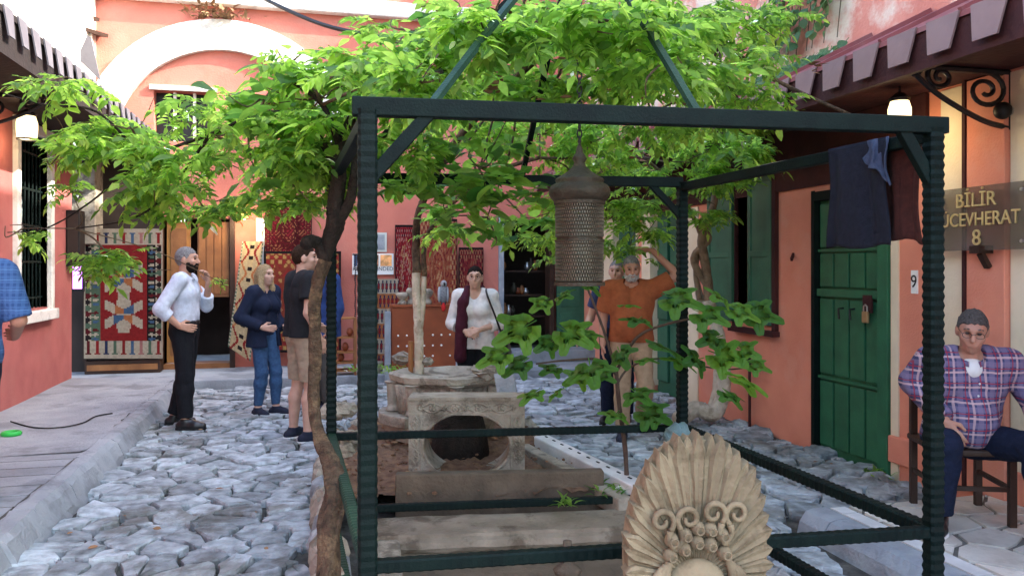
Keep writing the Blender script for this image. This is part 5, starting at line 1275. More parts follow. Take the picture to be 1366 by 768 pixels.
FIG = [(700,430,4.7,2,-1.4,0),(755,437,4.75,1.6,.9,0),(730,455,4.8,2.2,-.9,1),(780,440,4.85,2.1,.5,1),(710,520,4.7,2.4,-.7,1),(740,525,4.8,2.9,.2,2),(785,480,4.9,2.0,0,0),(800,498,4.95,2.3,.6,0),(770,500,5,2.2,-1,1),(850,425,4.8,1.8,-.4,1),(835,410,4.85,1.9,.3,1),
       (880,455,4.9,2.3,.4,0),(905,480,4.85,2.6,-.2,0),(860,480,4.95,2.0,.8,1),(895,395,4.8,1.6,1,1),(935,415,4.7,1.5,.8,0),(960,398,4.75,1.7,-.5,0),(985,410,4.7,1.5,1.4,1),(1005,415,4.75,1.9,1.8,1),(950,450,4.75,2.4,-1.2,1),(960,470,4.8,1.9,1.4,0),(990,465,4.8,1.8,.7,1),(985,500,4.75,2.7,.9,0),(930,480,4.8,2.2,-.6,1),
       (845,520,5.0,2.8,.3,1),(860,545,5.0,2.5,.7,1),(820,550,5.05,2.6,-.4,2),(875,555,4.95,2.3,1,2),(720,400,4.8,1.8,-1,1),(750,395,4.9,1.9,.4,1),(780,378,4.95,1.8,.5,1),(690,480,4.75,2.0,-1.4,2),(1010,485,4.8,2.2,1.2,2),(665,470,4.6,1.7,-1.6,1),(735,490,4.9,2.1,-.8,2),(970,520,4.7,2.9,.4,2),(750,330,5.1,1.7,-.4,1),(825,465,5.0,1.9,.1,1)]
for px,py,Z,pit_,yw,v in FIG:
    o = bpy.data.objects.new('leaf', FM[v]); COL.objects.link(o); o.parent = fg; o.matrix_parent_inverse = WM[fg].inverted()
    r_, u_, t_ = camdir(1,0), Vector((0,0,1)), camdir(0,-1)
    yd = (r_*math.sin(yw)+u_*(.25*math.cos(yw)-.35+rng.normal(0,.12))+t_*(.45+.3*math.cos(yw))).normalized()
    nr = (t_*rng.uniform(.35,1.0)+u_*.75+r_*rng.normal(0,.5)); nr = (nr-yd*nr.dot(yd)).normalized(); xd = yd.cross(nr)
    base = P(px-16*math.sin(yw),py-3,Z); R_ = Matrix((xd,yd,nr)).transposed().to_4x4()
    o.matrix_basis = Matrix.Translation(base)@R_@Matrix.Scale(rng.uniform(.8,1.5),4)
# ---- ivy on the right upper wall
iv = thing('ivy', 'pale green ivy hanging down the upper right plaster wall', 'ivy', (RWX,6.9,3.5))
b = B(); 
for k in range(9):
    yy = 5.75+k*.14+rng.uniform(-.05,.05); branch(b, [(RWX-.02,yy+.3,6.5),(RWX-.03,yy+.1,5.2),(RWX-.04,yy-.05,4.3),(RWX-.05,yy+.03,3.5)], .009, .004, 5)
b.obj('stems', MT['twig'], iv)
li = [(lambda q: (q[0]*np.array([1.15,1,1]),q[1]))(broad(.07,s_)) for s_ in (1,2,3)]
Vs, Fs, off = [], [], 0; Mi = meshes_of(li,'leaf',MT['leafI']); cnt = 0
for i in range(1150):
    t = rng.random(); zz_ = 3.42+2.6*t; yy = 5.72+1.25*rng.random(); yy += .12*math.sin(zz_*4)
    if rng.random() < .25: zz_ = 3.4+.18*rng.random(); yy = 5.5+1.9*rng.random()
    p = np.array((RWX-.03-.12*rng.random() - (.5*rng.random() if zz_ < 3.6 else 0), yy, zz_ if zz_>3.6 else zz_+0))
    if zz_ < 3.6: p[2] = 2.95+(p[0]-EX)/(RWX-EX)*.5+.03
    R_ = np.array(Matrix.Rotation(math.pi/2+rng.normal(0,.5),3,'Z')@Matrix.Rotation(-1.0+rng.normal(0,.35),3,'X')@Matrix.Rotation(rng.normal(0,.5),3,'Y')); v = rng.integers(3); s1 = rng.uniform(.8,1.5)
    if cnt < 280 and rng.random() < .3:
        o = bpy.data.objects.new('leaf', Mi[v]); COL.objects.link(o); o.parent = iv; o.matrix_parent_inverse = WM[iv].inverted(); o.matrix_basis = Matrix.Translation(Vector(p))@Matrix(R_.tolist()).to_4x4()@Matrix.Scale(s1,4); cnt += 1; continue
    V, Fq = li[v]; Vs.append(V*s1@R_.T+p); Fs.append(Fq+off); off += len(V)
me = mkquads('foliage', np.concatenate(Vs), np.concatenate(Fs)); me.materials.append(MT['leafI']); tag(reg(bpy.data.objects.new('foliage', me), iv), kind='stuff')
# ---- weeds: tufts in corners
def tuft(label, c, r, n, h, mk='leafB'):
    Vs, Fs, off = [], [], 0
    for i in range(n):
        V, Fq = leaflet(h*rng.uniform(.6,1.2), h*.16, .3, .6); a = rng.uniform(0,6.28)
        R_ = np.array(Matrix.Rotation(a,3,'Z')@Matrix.Rotation(rng.uniform(.5,1.3),3,'X')); Vs.append(V@R_.T+np.array(c)+np.array((rng.normal(0,r),rng.normal(0,r),0))); Fs.append(Fq+off); off += len(V)
    me = mkquads('weed', np.concatenate(Vs), np.concatenate(Fs)); me.materials.append(MT[mk]); tag(reg(bpy.data.objects.new('weed', me)), label, 'weed', kind='stuff')
tuft('green weeds at the foot of the green door jamb', G(1168,634), .05, 40, .09); tuft('small weeds on the white beam end by fig stem', P(815,655,5.0), .06, 30, .08); tuft('weeds along the kerb end beyond the white shirted man', G(212,530), .05, 26, .09)
tuft('low weeds along the step edge by the bead strings', P(500,488,9.9)-Vector((0,0,.05)), .2, 120, .08); tuft('weed sprig growing on the upright dirty slab', P(755,672,4.7), .03, 16, .07); tuft('dry shrub sprouting above the white arch', P(288,22,11.4), .2, 110, .16, 'dry')

# ================================================================ PEOPLE (implicit surfaces meshed with surface nets)
def _v(p): return np.array(p, float)
def cap(a, b, ra, rb): return ('c', _v(a), _v(b), ra, rb)
def ell(c, r, R=None): return ('e', _v(c), _v(r), R)
def sdf(pr, X):
    if pr[0] == 'c':
        _, a, b, ra, rb = pr; d = b-a; L2 = max(d@d,1e-9); t = np.clip((X-a)@d/L2,0,1)
        return np.sqrt(((X-a-t[:,None]*d)**2).sum(1))-(ra+(rb-ra)*t)
    _, c, r, R = pr; q = X-c
    if R is not None: q = q@R
    k = np.sqrt(((q/r)**2).sum(1)); k2 = np.sqrt(((q/(r*r))**2).sum(1)); return k*(k-1)/np.maximum(k2,1e-6)
def smin(a, b, k): h = np.clip(.5+.5*(b-a)/k,0,1); return b+(a-b)*h-k*h*(1-h)
def union(prims, X, k):
    d = None
    for p in prims: e = sdf(p,X); d = e if d is None else smin(d,e,k)
    return d
def bounds(prims, pad=.03):
    lo = np.full(3,9.); hi = -lo
    for p in prims:
        if p[0]=='c':
            for c, r in ((p[1],p[3]),(p[2],p[4])): lo = np.minimum(lo,c-r); hi = np.maximum(hi,c+r)
        else: r = p[2].max(); lo = np.minimum(lo,p[1]-r); hi = np.maximum(hi,p[1]+r)
    return lo-pad, hi+pad
def nets(fn, lo, hi, h):
    q = 4; n = (np.ceil((hi-lo)/h/q).astype(int)+1); nf = n*q
    cc = np.stack(np.meshgrid(*[np.arange(m) for m in n], indexing='ij'),-1).reshape(-1,3)
    cd = fn(lo+(cc*q+(q-1)/2)*h).reshape(n)
    D = np.repeat(np.repeat(np.repeat(cd,q,0),q,1),q,2).astype(np.float32)
    act = np.abs(cd) < h*q*1.35+.012
    A = np.repeat(np.repeat(np.repeat(act,q,0),q,1),q,2); ii = np.argwhere(A)
    D[A] = fn(lo+ii*h)
    S = D < 0
    c8 = [(0,0,0),(1,0,0),(0,1,0),(1,1,0),(0,0,1),(1,0,1),(0,1,1),(1,1,1)]; sl = lambda o: tuple(slice(k, nf[i]-1+k) for i, k in enumerate(o))
    tot = sum(S[sl(o)].astype(np.int8) for o in c8); act = (tot>0)&(tot<8); idx = np.full(act.shape,-1,np.int64); cells = np.argwhere(act); idx[act] = np.arange(len(cells))
    acc = np.zeros((len(cells),3)); num = np.zeros(len(cells))
    for a in range(8):
        for ax in range(3):
            if c8[a][ax]: continue
            oa = np.array(c8[a]); ob = oa.copy(); ob[ax] = 1
            da = D[tuple((cells+oa).T)]; db = D[tuple((cells+ob).T)]; m = (da<0)!=(db<0); t = da/(da-db+1e-12)
            p = oa+np.zeros((len(cells),3)); p[:,ax] += np.where(m,t,0); acc[m] += p[m]; num[m] += 1
    V = lo+(cells+acc/np.maximum(num,1)[:,None])*h
    Q = []
    for ax in range(3):
        o1, o2 = [(1,2),(2,0),(0,1)][ax]
        sa = [slice(1,nf[i]-1) for i in range(3)]; sb = list(sa); sa[ax] = slice(0,nf[ax]-1); sb[ax] = slice(1,nf[ax])
        a_, b_ = S[tuple(sa)], S[tuple(sb)]
        for flip in (0,1):
            e = np.argwhere(a_&~b_ if not flip else b_&~a_)
            if not len(e): continue
            base = e+np.array([0 if i==ax else 1 for i in range(3)])
            d1 = np.zeros(3,int); d1[o1] = -1; d2 = np.zeros(3,int); d2[o2] = -1
            base = base[base[:,ax] < nf[ax]-1]
            ids = np.stack([idx[tuple((base+o).T)] for o in (d1*0,d1,d1+d2,d2)],1)
            Q.append(ids if not flip else ids[:,::-1])
    Q = np.concatenate(Q); Q = Q[(Q>=0).all(1)]
    return V, Q
def sdfobj(name, prims, mat, parent, h, k=.02, cuts=(), fold=None, extra=None):
    lo, hi = bounds(prims)
    def fn(X):
        d = union(prims,X,k)
        if fold is not None: d = d+fold(X)
        for c in cuts: d = np.maximum(d, c(X))
        return extra(X,d) if extra else d
    V, Q = nets(fn, lo, hi, h); me = mkquads(name, V, Q); me.materials.append(mat); smooth(me)
    return reg(bpy.data.objects.new(name, me), parent, local=True)
def plane(p, n): p, n = _v(p), _v(n)/np.linalg.norm(n); return lambda X: (X-p)@n      # keeps the side n points away from
def folds(seed, amp=.004, f=26):
    g = np.random.default_rng(seed); D = g.normal(0,1,(5,3))*np.array((1,1,.75)); D /= np.linalg.norm(D,axis=1)[:,None]; ph = g.uniform(0,6,12)
    def fn(X):
        W = X+.035*np.stack([np.sin(X[:,2]*9+ph[5])+np.sin(X[:,1]*13+ph[6]), np.sin(X[:,0]*11+ph[7])+np.sin(X[:,2]*6+ph[8]), np.sin(X[:,0]*12+ph[9])+np.sin(X[:,1]*10+ph[10])],1)
        d = 0
        for i in range(5):
            q = np.sin(W@D[i]*f*(.55+.3*i)+ph[i]); d = d+amp*(.75-.1*i)*(1-2*np.abs(q))*.5
        return d
    return fn
def handprims(w, d, n, side, curl, sc_=1.0):
    """w wrist, d direction to knuckles, n palm normal (curl direction), side: thumb direction sign"""
    w = _v(w); d = _v(d)/np.linalg.norm(d); n = _v(n); n = n-d*(n@d); n /= np.linalg.norm(n); t = np.cross(d,n)*side; out = []
    for o in (-.024,0,.022): out.append(cap(w+d*.012*sc_+t*o*.6*sc_, w+d*.085*sc_+t*o*sc_, .017*sc_, .0155*sc_))
    for o, L_ in ((.033,.072),(.011,.082),(-.011,.076),(-.032,.058)):
        p = w+d*.09*sc_+t*o*sc_; a = curl*.35; r = .0098*sc_
        for s_, ln_ in enumerate((.45,.32,.27)):
            q = p+(d*math.cos(a)+n*math.sin(a))*L_*ln_*sc_; out.append(cap(p,q,r,r*.9)); p = q; a += curl*(.75 if s_==0 else .6); r *= .9
    p = w+d*.022*sc_+t*.028*sc_; q = p+(d*.62+t*.62+n*.3)*.045*sc_; out.append(cap(p,q,.014*sc_,.012*sc_)); q2 = q+(d*.85+t*.1+n*.45*curl)*.04*sc_; out.append(cap(q,q2,.0115*sc_,.009*sc_))
    return out
def rotz(a): c, s_ = math.cos(a), math.sin(a); return np.array([[c,-s_,0],[s_,c,0],[0,0,1]])
def rotx(a): c, s_ = math.cos(a), math.sin(a); return np.array([[1,0,0],[0,c,-s_],[0,s_,c]])
def roty(a): c, s_ = math.cos(a), math.sin(a); return np.array([[c,0,s_],[0,1,0],[-s_,0,c]])
SKIN = {k: M('skin_'+k, c, tuple(x*.85 for x in c), 18, .55, .08, 60, spec=.35) for k, c in dict(a=(.50,.28,.19), b=(.46,.23,.155), c=(.55,.33,.24)).items()}
HAIR = {k: M('hair_'+k, c, tuple(x*.5 for x in c), 90, .85, 1, 140, spec=.08) for k, c in dict(brown=(.045,.026,.016), dark=(.02,.015,.012), grey=(.30,.29,.28), white=(.6,.58,.55), blond=(.50,.37,.20), salt=(.14,.125,.115)).items()}
def person(label, feet, face, H=1.75, skin='a', hair='brown', build=1.0, lean=0., pelvis=None, head_yaw=0., head_pitch=0., arms=None, legs=None, shirt=None, pants=None, shoes=None,
           beard=None, long_hair=False, glasses=False, belly=0., fem=False, h=.008, seed=1, bald=False, turn=0., grip=None):
    S = H/1.75; f = camdir(*face); rz = math.atan2(f.y,f.x)-math.pi/2
    T = thing('person', label, 'person', feet, rotz=rz)
    pel = _v(pelvis or (0,0,.95*S)); Rl = rotx(-lean)@rotz(turn)
    tp = lambda x, y, z: pel+Rl@(_v((x*build,y*build,(z-.95)))*S)
    sh_w = .172 if fem else .19
    sh = {1: tp(sh_w,0,1.425), -1: tp(-sh_w,0,1.425)}
    A = arms or {}
    arm = {}
    for s_ in (1,-1):
        e, w_, hd, hn, cu_ = A.get(s_, ((.245*s_,-.03,1.13),(.25*s_,.05,.885),(0,.15,-1),(-s_,.2,0),.5))
        arm[s_] = (_v(e)*S, _v(w_)*S, _v(hd), _v(hn), cu_)
    Lg = legs or {}
    leg = {}
    for s_ in (1,-1):
        kn, an, fd = Lg.get(s_, ((.10*s_,.015,.5),(.105*s_,-.02,.085),(.15*s_,1,0)))
        leg[s_] = (_v(kn)*S, _v(an)*S, _v(fd)/np.linalg.norm(fd))
    hip = {s_: tp(.088*s_,0,.92) for s_ in (1,-1)}
    def torso(o, chest=1):
        out = []
        for s_ in (1,-1):
            out += [cap(tp(.078*s_,.0,1.30),tp(.088*s_,-.012,1.385),(.098*build+o)*S,(.085*build+o)*S), cap(tp(.058*s_,.0,1.1),tp(.078*s_,0,1.3),((.088 if fem else .096)*build+o)*S,(.098*build+o)*S),
                    cap(tp(.075*s_,-.012,.93),tp(.058*s_,0,1.1),((.108 if fem else .1)*build+o)*S,((.088 if fem else .096)*build+o)*S), cap(tp(.06*s_,-.015,1.445),sh[s_],(.052+o)*S,(.055+o)*S)]
            if fem: out.append(ell(tp(.075*s_,.085,1.275),_v((.068+o,.06+o,.07+o))*S))
        if belly: out.append(ell(tp(0,.05+belly*.4,1.10),_v((.13+o,.09+belly*.5+o,.16+o))*S))
        return out
    def arms_p(o, end=1.0, up=1.0):
        out = []
        for s_ in (1,-1):
            e, w_, *_ = arm[s_]; bb_ = build**.6
            out.append(cap(sh[s_],sh[s_]+(e-sh[s_])*up,(.054*bb_+o)*S,((.054+(.041-.054)*up)*bb_+o)*S))
            if end > 0: out.append(cap(e,e+(w_-e)*end,(.041*bb_+o)*S,((.041+(.027-.041)*end)*bb_+o)*S))
        return out
    def legs_p(o, end=1.0, flare=0):
        out = []
        for s_ in (1,-1):
            kn, an, fd = leg[s_]; out.append(cap(hip[s_],kn,(.088*build**.5+o)*S,(.056+o)*S))
            mid = kn+(an-kn)*.3; bk = np.array([0,-.018,0])*S
            out.append(cap(kn,mid+bk,(.054+o)*S,(.057+o)*S)); out.append(cap(mid+bk,an,(.057+o)*S,(.037+o+flare)*S))
        return out
    nk = tp(0,-.012,1.47); hc = nk+Rl@_v((0,.03,.155))*S
    Rh = Rl@rotz(head_yaw)@rotx(-head_pitch); hp = lambda x, y, z: hc+Rh@(_v((x,y,z))*S)
    head = [ell(hp(0,-.008,.022),_v((.077,.096,.098))*S,Rh), ell(hp(0,.028,-.05),_v((.058,.066,.068))*S,Rh), cap(hp(0,.055,-.092),hp(0,.062,-.098),.022*S,.02*S),
            cap(hp(0,.092,.02),hp(0,.112,-.022),.009*S,.0145*S), cap(hp(-.03,.083,.038),hp(.03,.083,.038),.013*S,.013*S), cap(hp(-.045,.064,-.02),hp(-.035,.07,-.03),.022*S,.02*S), cap(hp(.045,.064,-.02),hp(.035,.07,-.03),.022*S,.02*S),
            cap(hp(-.018,.088,-.058),hp(.018,.088,-.058),.0075*S,.0075*S)]
    for s_ in (1,-1): head.append(ell(hp(.079*s_,-.008,-.005),_v((.010,.020,.032))*S,Rh))
    body = torso(0)+arms_p(0)+legs_p(0)+[cap(nk+np.array([0,0,-.05]),hp(0,-.012,-.05),.058*S,.054*S)]+head
    hands = []
    for s_ in (1,-1): e, w_, hd, hn, cu_ = arm[s_]; hands += handprims(w_, hd, hn, s_ if True else -s_, cu_, S*1.0)
    for s_ in (1,-1):
        kn, an, fd = leg[s_]; body += [cap(an,an+fd*.1*S-np.array([0,0,.05])*S,.037*S,.028*S)]
    eyes_ = [hp(.031*s_,.092,.012) for s_ in (1,-1)]
    def ex(X, d):
        for e in eyes_: q = np.sqrt(((X-e)**2).sum(1))-.0135*S; d = -smin(-d,q,.012)
        return d
    lo, hi = bounds(body+hands)
    def fnb(X): return np.minimum(0,0)+smin(ex(X,union(body,X,.022)), union(hands,X,.006), .008)
    V, Q = nets(fnb, lo, hi, min(h,.0072)); me = mkquads('body', V, Q); me.materials.append(SKIN[skin]); smooth(me); reg(bpy.data.objects.new('body', me), T, local=True)
    for s_ in (1,-1):
        B().ball(hp(.031*s_,.0835,.012), _v((.0115,.010,.0065))*S, 10, 8, Matrix(Rh.tolist())).obj('eye', MT['eye'], T, sm=True, local=True)
        if beard != 'none': B().tube([hp(.012*s_,.094,.038),hp(.03*s_,.093,.044),hp(.05*s_,.078,.036)], [.004*S,.0055*S,.003*S], 6).obj('eyebrow', HAIR[hair if not bald else 'grey'], T, local=True)
    B().ball(hp(0,.09,-.058), _v((.022,.008,.006))*S, 10, 6, Matrix(Rh.tolist())).obj('mouth', MT['lip'], T, sm=True, local=True)
    # hair
    cutp = lambda off, ny=.8, nz=-.6: (lambda X: ((X-hc)@(Rh@_v((0,ny,nz)))-off*S))
    def hline(X):
        q = (X-hc)@Rh/S; zl = np.interp(q[:,1],[-.12,-.06,-.02,.015,.045,.07,.1],[-.088,-.072,-.03,-.004,.05,.066,.07])+.005*np.sin(q[:,0]*190+q[:,1]*70)+(.02*np.clip(np.abs(q[:,0])-.045,0,1)*10 if not fem else 0)
        return (zl-q[:,2])*.8*S
    hs = [ell(hp(0,-.012,.026),_v((.0835,.102,.104))*S,Rh)]
    hf = lambda X: .004*np.sin(X[:,0]*160+3*np.sin(X[:,2]*50))*np.sin(X[:,1]*120)
    if long_hair:
        hf = lambda X: .006*np.sin(((X-hc)@Rh)[:,0]*210+5*np.sin(X[:,2]*22)+((X-hc)@Rh)[:,1]*160)
        hs = [ell(hp(0,-.014,.022),_v((.086,.105,.104))*S,Rh)]
        for s_ in (1,-1): hs += [cap(hp(.072*s_,-.0,.0),hp(.085*s_,.02,-.16),.03*S,.034*S), cap(hp(.085*s_,.02,-.16),hp(.09*s_,.04,-.3),.034*S,.016*S)]
        hs += [cap(hp(0,-.07,-.02),hp(0,-.085,-.2),.07*S,.055*S)]
        faceball = ell(hp(0,.105,-.03),_v((.066,.092,.105))*S,Rh)
        sdfobj('hair', hs, HAIR[hair], T, .007, .03, fold=hf, extra=lambda X, d: -smin(-d, sdf(faceball,X), .01))
    else:
        sdfobj('hair', hs, HAIR[hair], T, .006, .02, cuts=[hline], fold=(hf if not bald else (lambda X: .0035+.5*hf(X))))
    if beard in HAIR:
        bs_ = [ell(hp(0,.034,-.062),_v((.064,.070,.066))*S,Rh), cap(hp(-.06,.02,-.03),hp(-.05,.05,-.07),.016*S,.02*S), cap(hp(.06,.02,-.03),hp(.05,.05,-.07),.016*S,.02*S), cap(hp(-.025,.097,-.042),hp(.025,.097,-.042),.007*S,.007*S)]
        sdfobj('beard', bs_, HAIR[beard], T, .006, .015, fold=hf, cuts=[lambda X: ((X-hc)@(Rh@_v((0,-.25,.97)))+.03*S), lambda X: -((X-hc)@(Rh@_v((0,1,0)))-.0*S)],
               extra=lambda X, d: np.maximum(d, -(sdf(ell(hp(0,.106,-.058),_v((.02,.02,.007))*S,Rh),X))))
    if glasses:
        b = B()
        for s_ in (1,-1):
            b.tube([hp(.033*s_+.024*math.cos(a),.107-.25*abs(.024*math.cos(a)+.033)*.5,.008+.017*math.sin(a)) for a in np.linspace(0,6.28,15)], .0016, 5, cap=False); b.tube([hp(.057*s_,.098,.012),hp(.08*s_,.0,.015)], .0016, 5)
        b.tube([hp(-.01,.107,.014),hp(.01,.107,.014)], .0016, 5); b.obj('spectacles', MT['glasses'], T, local=True)
    up = Rl@_v((0,0,1))
    # trousers
    if pants:
        o = pants.get('o',.014); end = pants.get('end',.93); cuts = [plane(tp(0,0,pants.get('top',1.03)),up)]
        pp = [cap(tp(.07*s_,-.012,.93),tp(.06*s_,0,1.06),((.108 if fem else .1)*build+o)*S,(.096*build+o)*S) for s_ in (1,-1)]
        if belly: pp.append(ell(tp(0,.04+belly*.3,1.02),_v((.12+o,.08+belly*.4+o,.1+o))*S))
        legsd = []
        for s_ in (1,-1):
            kn, an, fd = leg[s_]
            if end > 1:       # 1..2 : shorts measure? not used
                pass
            if pants.get('short'):
                e = hip[s_]+(kn-hip[s_])*pants['short']; legsd.append(([cap(hip[s_],kn,(.092*build**.5+o)*S,(.078+o)*S)], e, (kn-hip[s_])))
            else:
                e = kn+(an-kn)*end; mid = kn+(an-kn)*.3; legsd.append(([cap(hip[s_],kn,(.09*build**.5+o)*S,(.062+o)*S), cap(kn,mid,(.062+o)*S,(.062+o)*S), cap(mid,an,(.062+o)*S,(pants.get('hem',.052)+o)*S)], e, (an-kn)))
        fd_ = folds(seed,.0055,30)
        allp = pp+[q for l in legsd for q in l[0]]; lo, hi = bounds(allp)
        def fnp(X):
            d = union(pp,X,.03)
            for c in cuts: d = np.maximum(d,c(X))
            for pr_, e, n_ in legsd: d = smin(d, np.maximum(union(pr_,X,.03), (X-e)@(n_/np.linalg.norm(n_))), .022)
            return d+fd_(X)
        V, Q = nets(fnp, lo, hi, h); me = mkquads('trousers', V, Q); me.materials.append(pants['mat']); smooth(me); reg(bpy.data.objects.new(pants.get('name','trousers'), me), T, local=True)
        if pants.get('belt'):
            bl_ = [cap(tp(.062*s_,0,1.0),tp(.06*s_,0,1.035),(.1*build+o+.004)*S,(.097*build+o+.004)*S) for s_ in (1,-1)]
            sdfobj('belt', bl_, MT['black'], T, .008, .03, cuts=[plane(tp(0,0,1.035),up), plane(tp(0,0,.998),-up)])
    # shirt
    def top(spec, nm, sd):
        o = spec.get('o',.016); tors = torso(o); sl = spec.get('sleeve','long'); hem = spec.get('hem',.95); parts_ = []
        for s_ in (1,-1):
            e, w_, *_ = arm[s_]; bb_ = build**.6
            if sl == 'long': parts_.append(([cap(sh[s_],e,(.058*bb_+o)*S,(.047*bb_+o)*S), cap(e,w_,(.047*bb_+o)*S,(.032*bb_+o)*S)], w_-(w_-e)*.06, w_-e))
            elif sl == 'roll': parts_.append(([cap(sh[s_],e,(.058*bb_+o)*S,(.047*bb_+o)*S), cap(e,w_,(.049*bb_+o)*S,(.040*bb_+o)*S)], e+(w_-e)*.45, w_-e))
            else: parts_.append(([cap(sh[s_],e,(.060*bb_+o)*S,(.054*bb_+o)*S)], sh[s_]+(e-sh[s_])*spec.get('slen',.62), e-sh[s_]))
        cf = folds(seed+sd,spec.get('fold',.0045),24); nb_ = ell(tp(0,.035,1.50),_v((.072,.085,.06 if not spec.get('vneck') else .12))*S, Rl)
        allp = tors+[q for l in parts_ for q in l[0]]
        flr = spec.get('flare',0)
        if flr: allp += [cap(tp(.08*s_,.0,hem),tp(.08*s_,0,1.1),(.1*build+o+flr)*S,(.09*build+o)*S) for s_ in (1,-1)]; tors = tors+allp[-2:]
        lo, hi = bounds(allp)
        def fns(X):
            d = union(tors,X,.03)
            for pr_, e, n_ in parts_: d = smin(d, np.maximum(union(pr_,X,.02), (X-e)@(n_/np.linalg.norm(n_))), .025)
            d = d+cf(X); d = np.maximum(d, -((X-tp(0,0,hem))@up)); d = np.maximum(d, -sdf(nb_,X))
            if spec.get('open'):   # open jacket front
                q = (X-pel)@Rl; d = np.maximum(d, -np.maximum(np.abs(q[:,0])-spec['open']*S, -(q[:,1])))
            return d
        V, Q = nets(fns, lo, hi, h); me = mkquads(nm, V, Q); me.materials.append(spec['mat']); smooth(me); return reg(bpy.data.objects.new(nm, me), T, local=True)
    if shirt:
        ob = top(shirt, shirt.get('name','shirt'), 5)
        if shirt.get('collar'):
            b = B(); ring = [tp(.066*math.sin(a), .015+.062*math.cos(a), 1.485-.03*math.cos(a)) for a in np.linspace(.35,2*math.pi-.35,17)]
            for dz, dr in ((0,1.0),):
                vs = [Vector(p) for p in ring]+[Vector(p+(p-nk)*np.array([.22,.22,0])+up*(-.03*S)+np.array([0,0,0])) for p in ring]; b.add(vs, [(i,i+1,18+i,17+i) for i in range(16)])
            co = b.obj('collar', shirt['mat'], T, sm=True, local=True); m = co.modifiers.new('t','SOLIDIFY'); m.thickness=.006
        for i in range(shirt.get('buttons',0)):
            pass
        if shirt.get('jacket'): top(shirt['jacket'], shirt['jacket'].get('name','jacket'), 9)
    # shoes
    if shoes:
        for s_ in (1,-1):
            kn, an, fd = leg[s_]; g_ = an[2]-.085*S; f2 = np.array([fd[0],fd[1],0]); f2 /= np.linalg.norm(f2); up_ = np.array([0,0,1.])
            tilt = shoes.get('tilt',{}).get(s_,0); fv = f2*math.cos(tilt)+up_*math.sin(tilt); uv = up_*math.cos(tilt)-f2*math.sin(tilt); lat = np.cross(f2,up_)
            base = an-uv*.085*S
            he, to = base-fv*.05*S+uv*.04*S, base+fv*.165*S+uv*.036*S; bal = base+fv*.10*S+uv*.036*S
            pr_ = [cap(he,bal+lat*.008*s_,.042*S,.045*S), cap(bal,to,.045*S,.034*S), cap(base+uv*.05*S-fv*.01,an+uv*.012,.045*S,.042*S), cap(an,bal+uv*.012,.043*S,.03*S)]
            sdfobj('shoe', pr_, shoes['mat'], T, .007, .02, cuts=[plane(base+uv*.014*S,-uv), plane(an+uv*.02*S,uv)])
            sp_ = [cap(he-uv*.028*S,bal-uv*.026*S,.044*S,.048*S), cap(bal-uv*.026*S,to-uv*.02*S,.048*S,.036*S)]
            sdfobj('sole', sp_, shoes['sole'], T, .007, .01, cuts=[plane(base,-uv), plane(base+uv*.022*S,uv)])
    return T, dict(tp=tp, hp=hp, arm=arm, S=S, Rl=Rl, hc=hc)
FAB = lambda n, c, c2=None, sc_=25: M(n, c, c2 or tuple(x*.8 for x in c), sc_, .9, .35, 120, spec=.15)
navy = FAB('navy_cotton',(.014,.02,.042)); blackp = FAB('black_trousers',(.010,.011,.014)); whiteshirt = FAB('pale_blue_shirt',(.58,.64,.74)); jeans = FAB('blue_denim',(.045,.10,.20),(.03,.065,.14),40)
ltee = FAB('charcoal_tee',(.018,.019,.022)); khaki = FAB('khaki_cotton',(.36,.27,.19)); tan = FAB('tan_trousers',(.40,.27,.17)); rust = FAB('rust_polo',(.34,.10,.04)); offw = FAB('cream_blouse',(.68,.66,.63)); wine = FAB('burgundy_scarf',(.06,.012,.022))
blue = FAB('royal_blue_jacket',(.03,.06,.18)); grey = FAB('grey_trousers',(.09,.085,.075)); bluetee = FAB('blue_tee',(.035,.055,.13)); ink = FAB('dark_jeans',(.012,.018,.04),(.008,.012,.028),40)
leather = M('black_leather',(.008,.008,.009),None,5,.35,.1,60,spec=.5); whitesole = M('white_rubber',(.7,.7,.68),None,5,.6,0); sneak = M('navy_canvas',(.014,.018,.035),None,5,.8,.2,90); blacksole = M('black_rubber',(.012,.012,.012),None,5,.7,0)
plaid = plaidmat('plaid_shirt',(.055,.06,.13),[('X',.085,.1,.34,(.20,.16,.26),.6),('Z',.085,.2,.34,(.20,.16,.26),.6),('X',.085,.62,.13,(.50,.34,.36),.75),('Z',.085,.66,.13,(.55,.38,.38),.75),('X',.085,.30,.07,(.30,.03,.05),.8),('Z',.085,.36,.07,(.30,.03,.05),.8)])
check = plaidmat('blue_check_shirt',(.03,.07,.19),[('X',.03,.1,.5,(.06,.13,.3),.6),('Z',.03,.2,.5,(.06,.13,.3),.6),('Z',.06,.3,.12,(.10,.2,.4),.7)])
# 1 man in pale shirt, profile to the right, hand on hip, other hand to his chin
person('man in pale blue shirt and black trousers with hand on hip', G(247,569), (1,.12), 1.79, 'a', 'grey', 1.02, arms={1:((.30,-.14,1.16),(.215,.0,1.0),(-.3,.95,-.25),(-1,0,0),.4), -1:((-.23,.14,1.17),(-.08,.20,1.40),(.3,-.15,1),(.6,-.6,0),.9)},
       legs={1:((.12,.03,.5),(.14,.04,.085),(.1,1,0)), -1:((-.10,-.02,.5),(-.10,-.13,.085),(-.2,1,0))}, shirt=dict(mat=whiteshirt, sleeve='roll', hem=1.0, o=.014, collar=True, fold=.0055), pants=dict(mat=blackp, o=.016, top=1.04, belt=True), shoes=dict(mat=leather, sole=blacksole), beard='dark', seed=2)
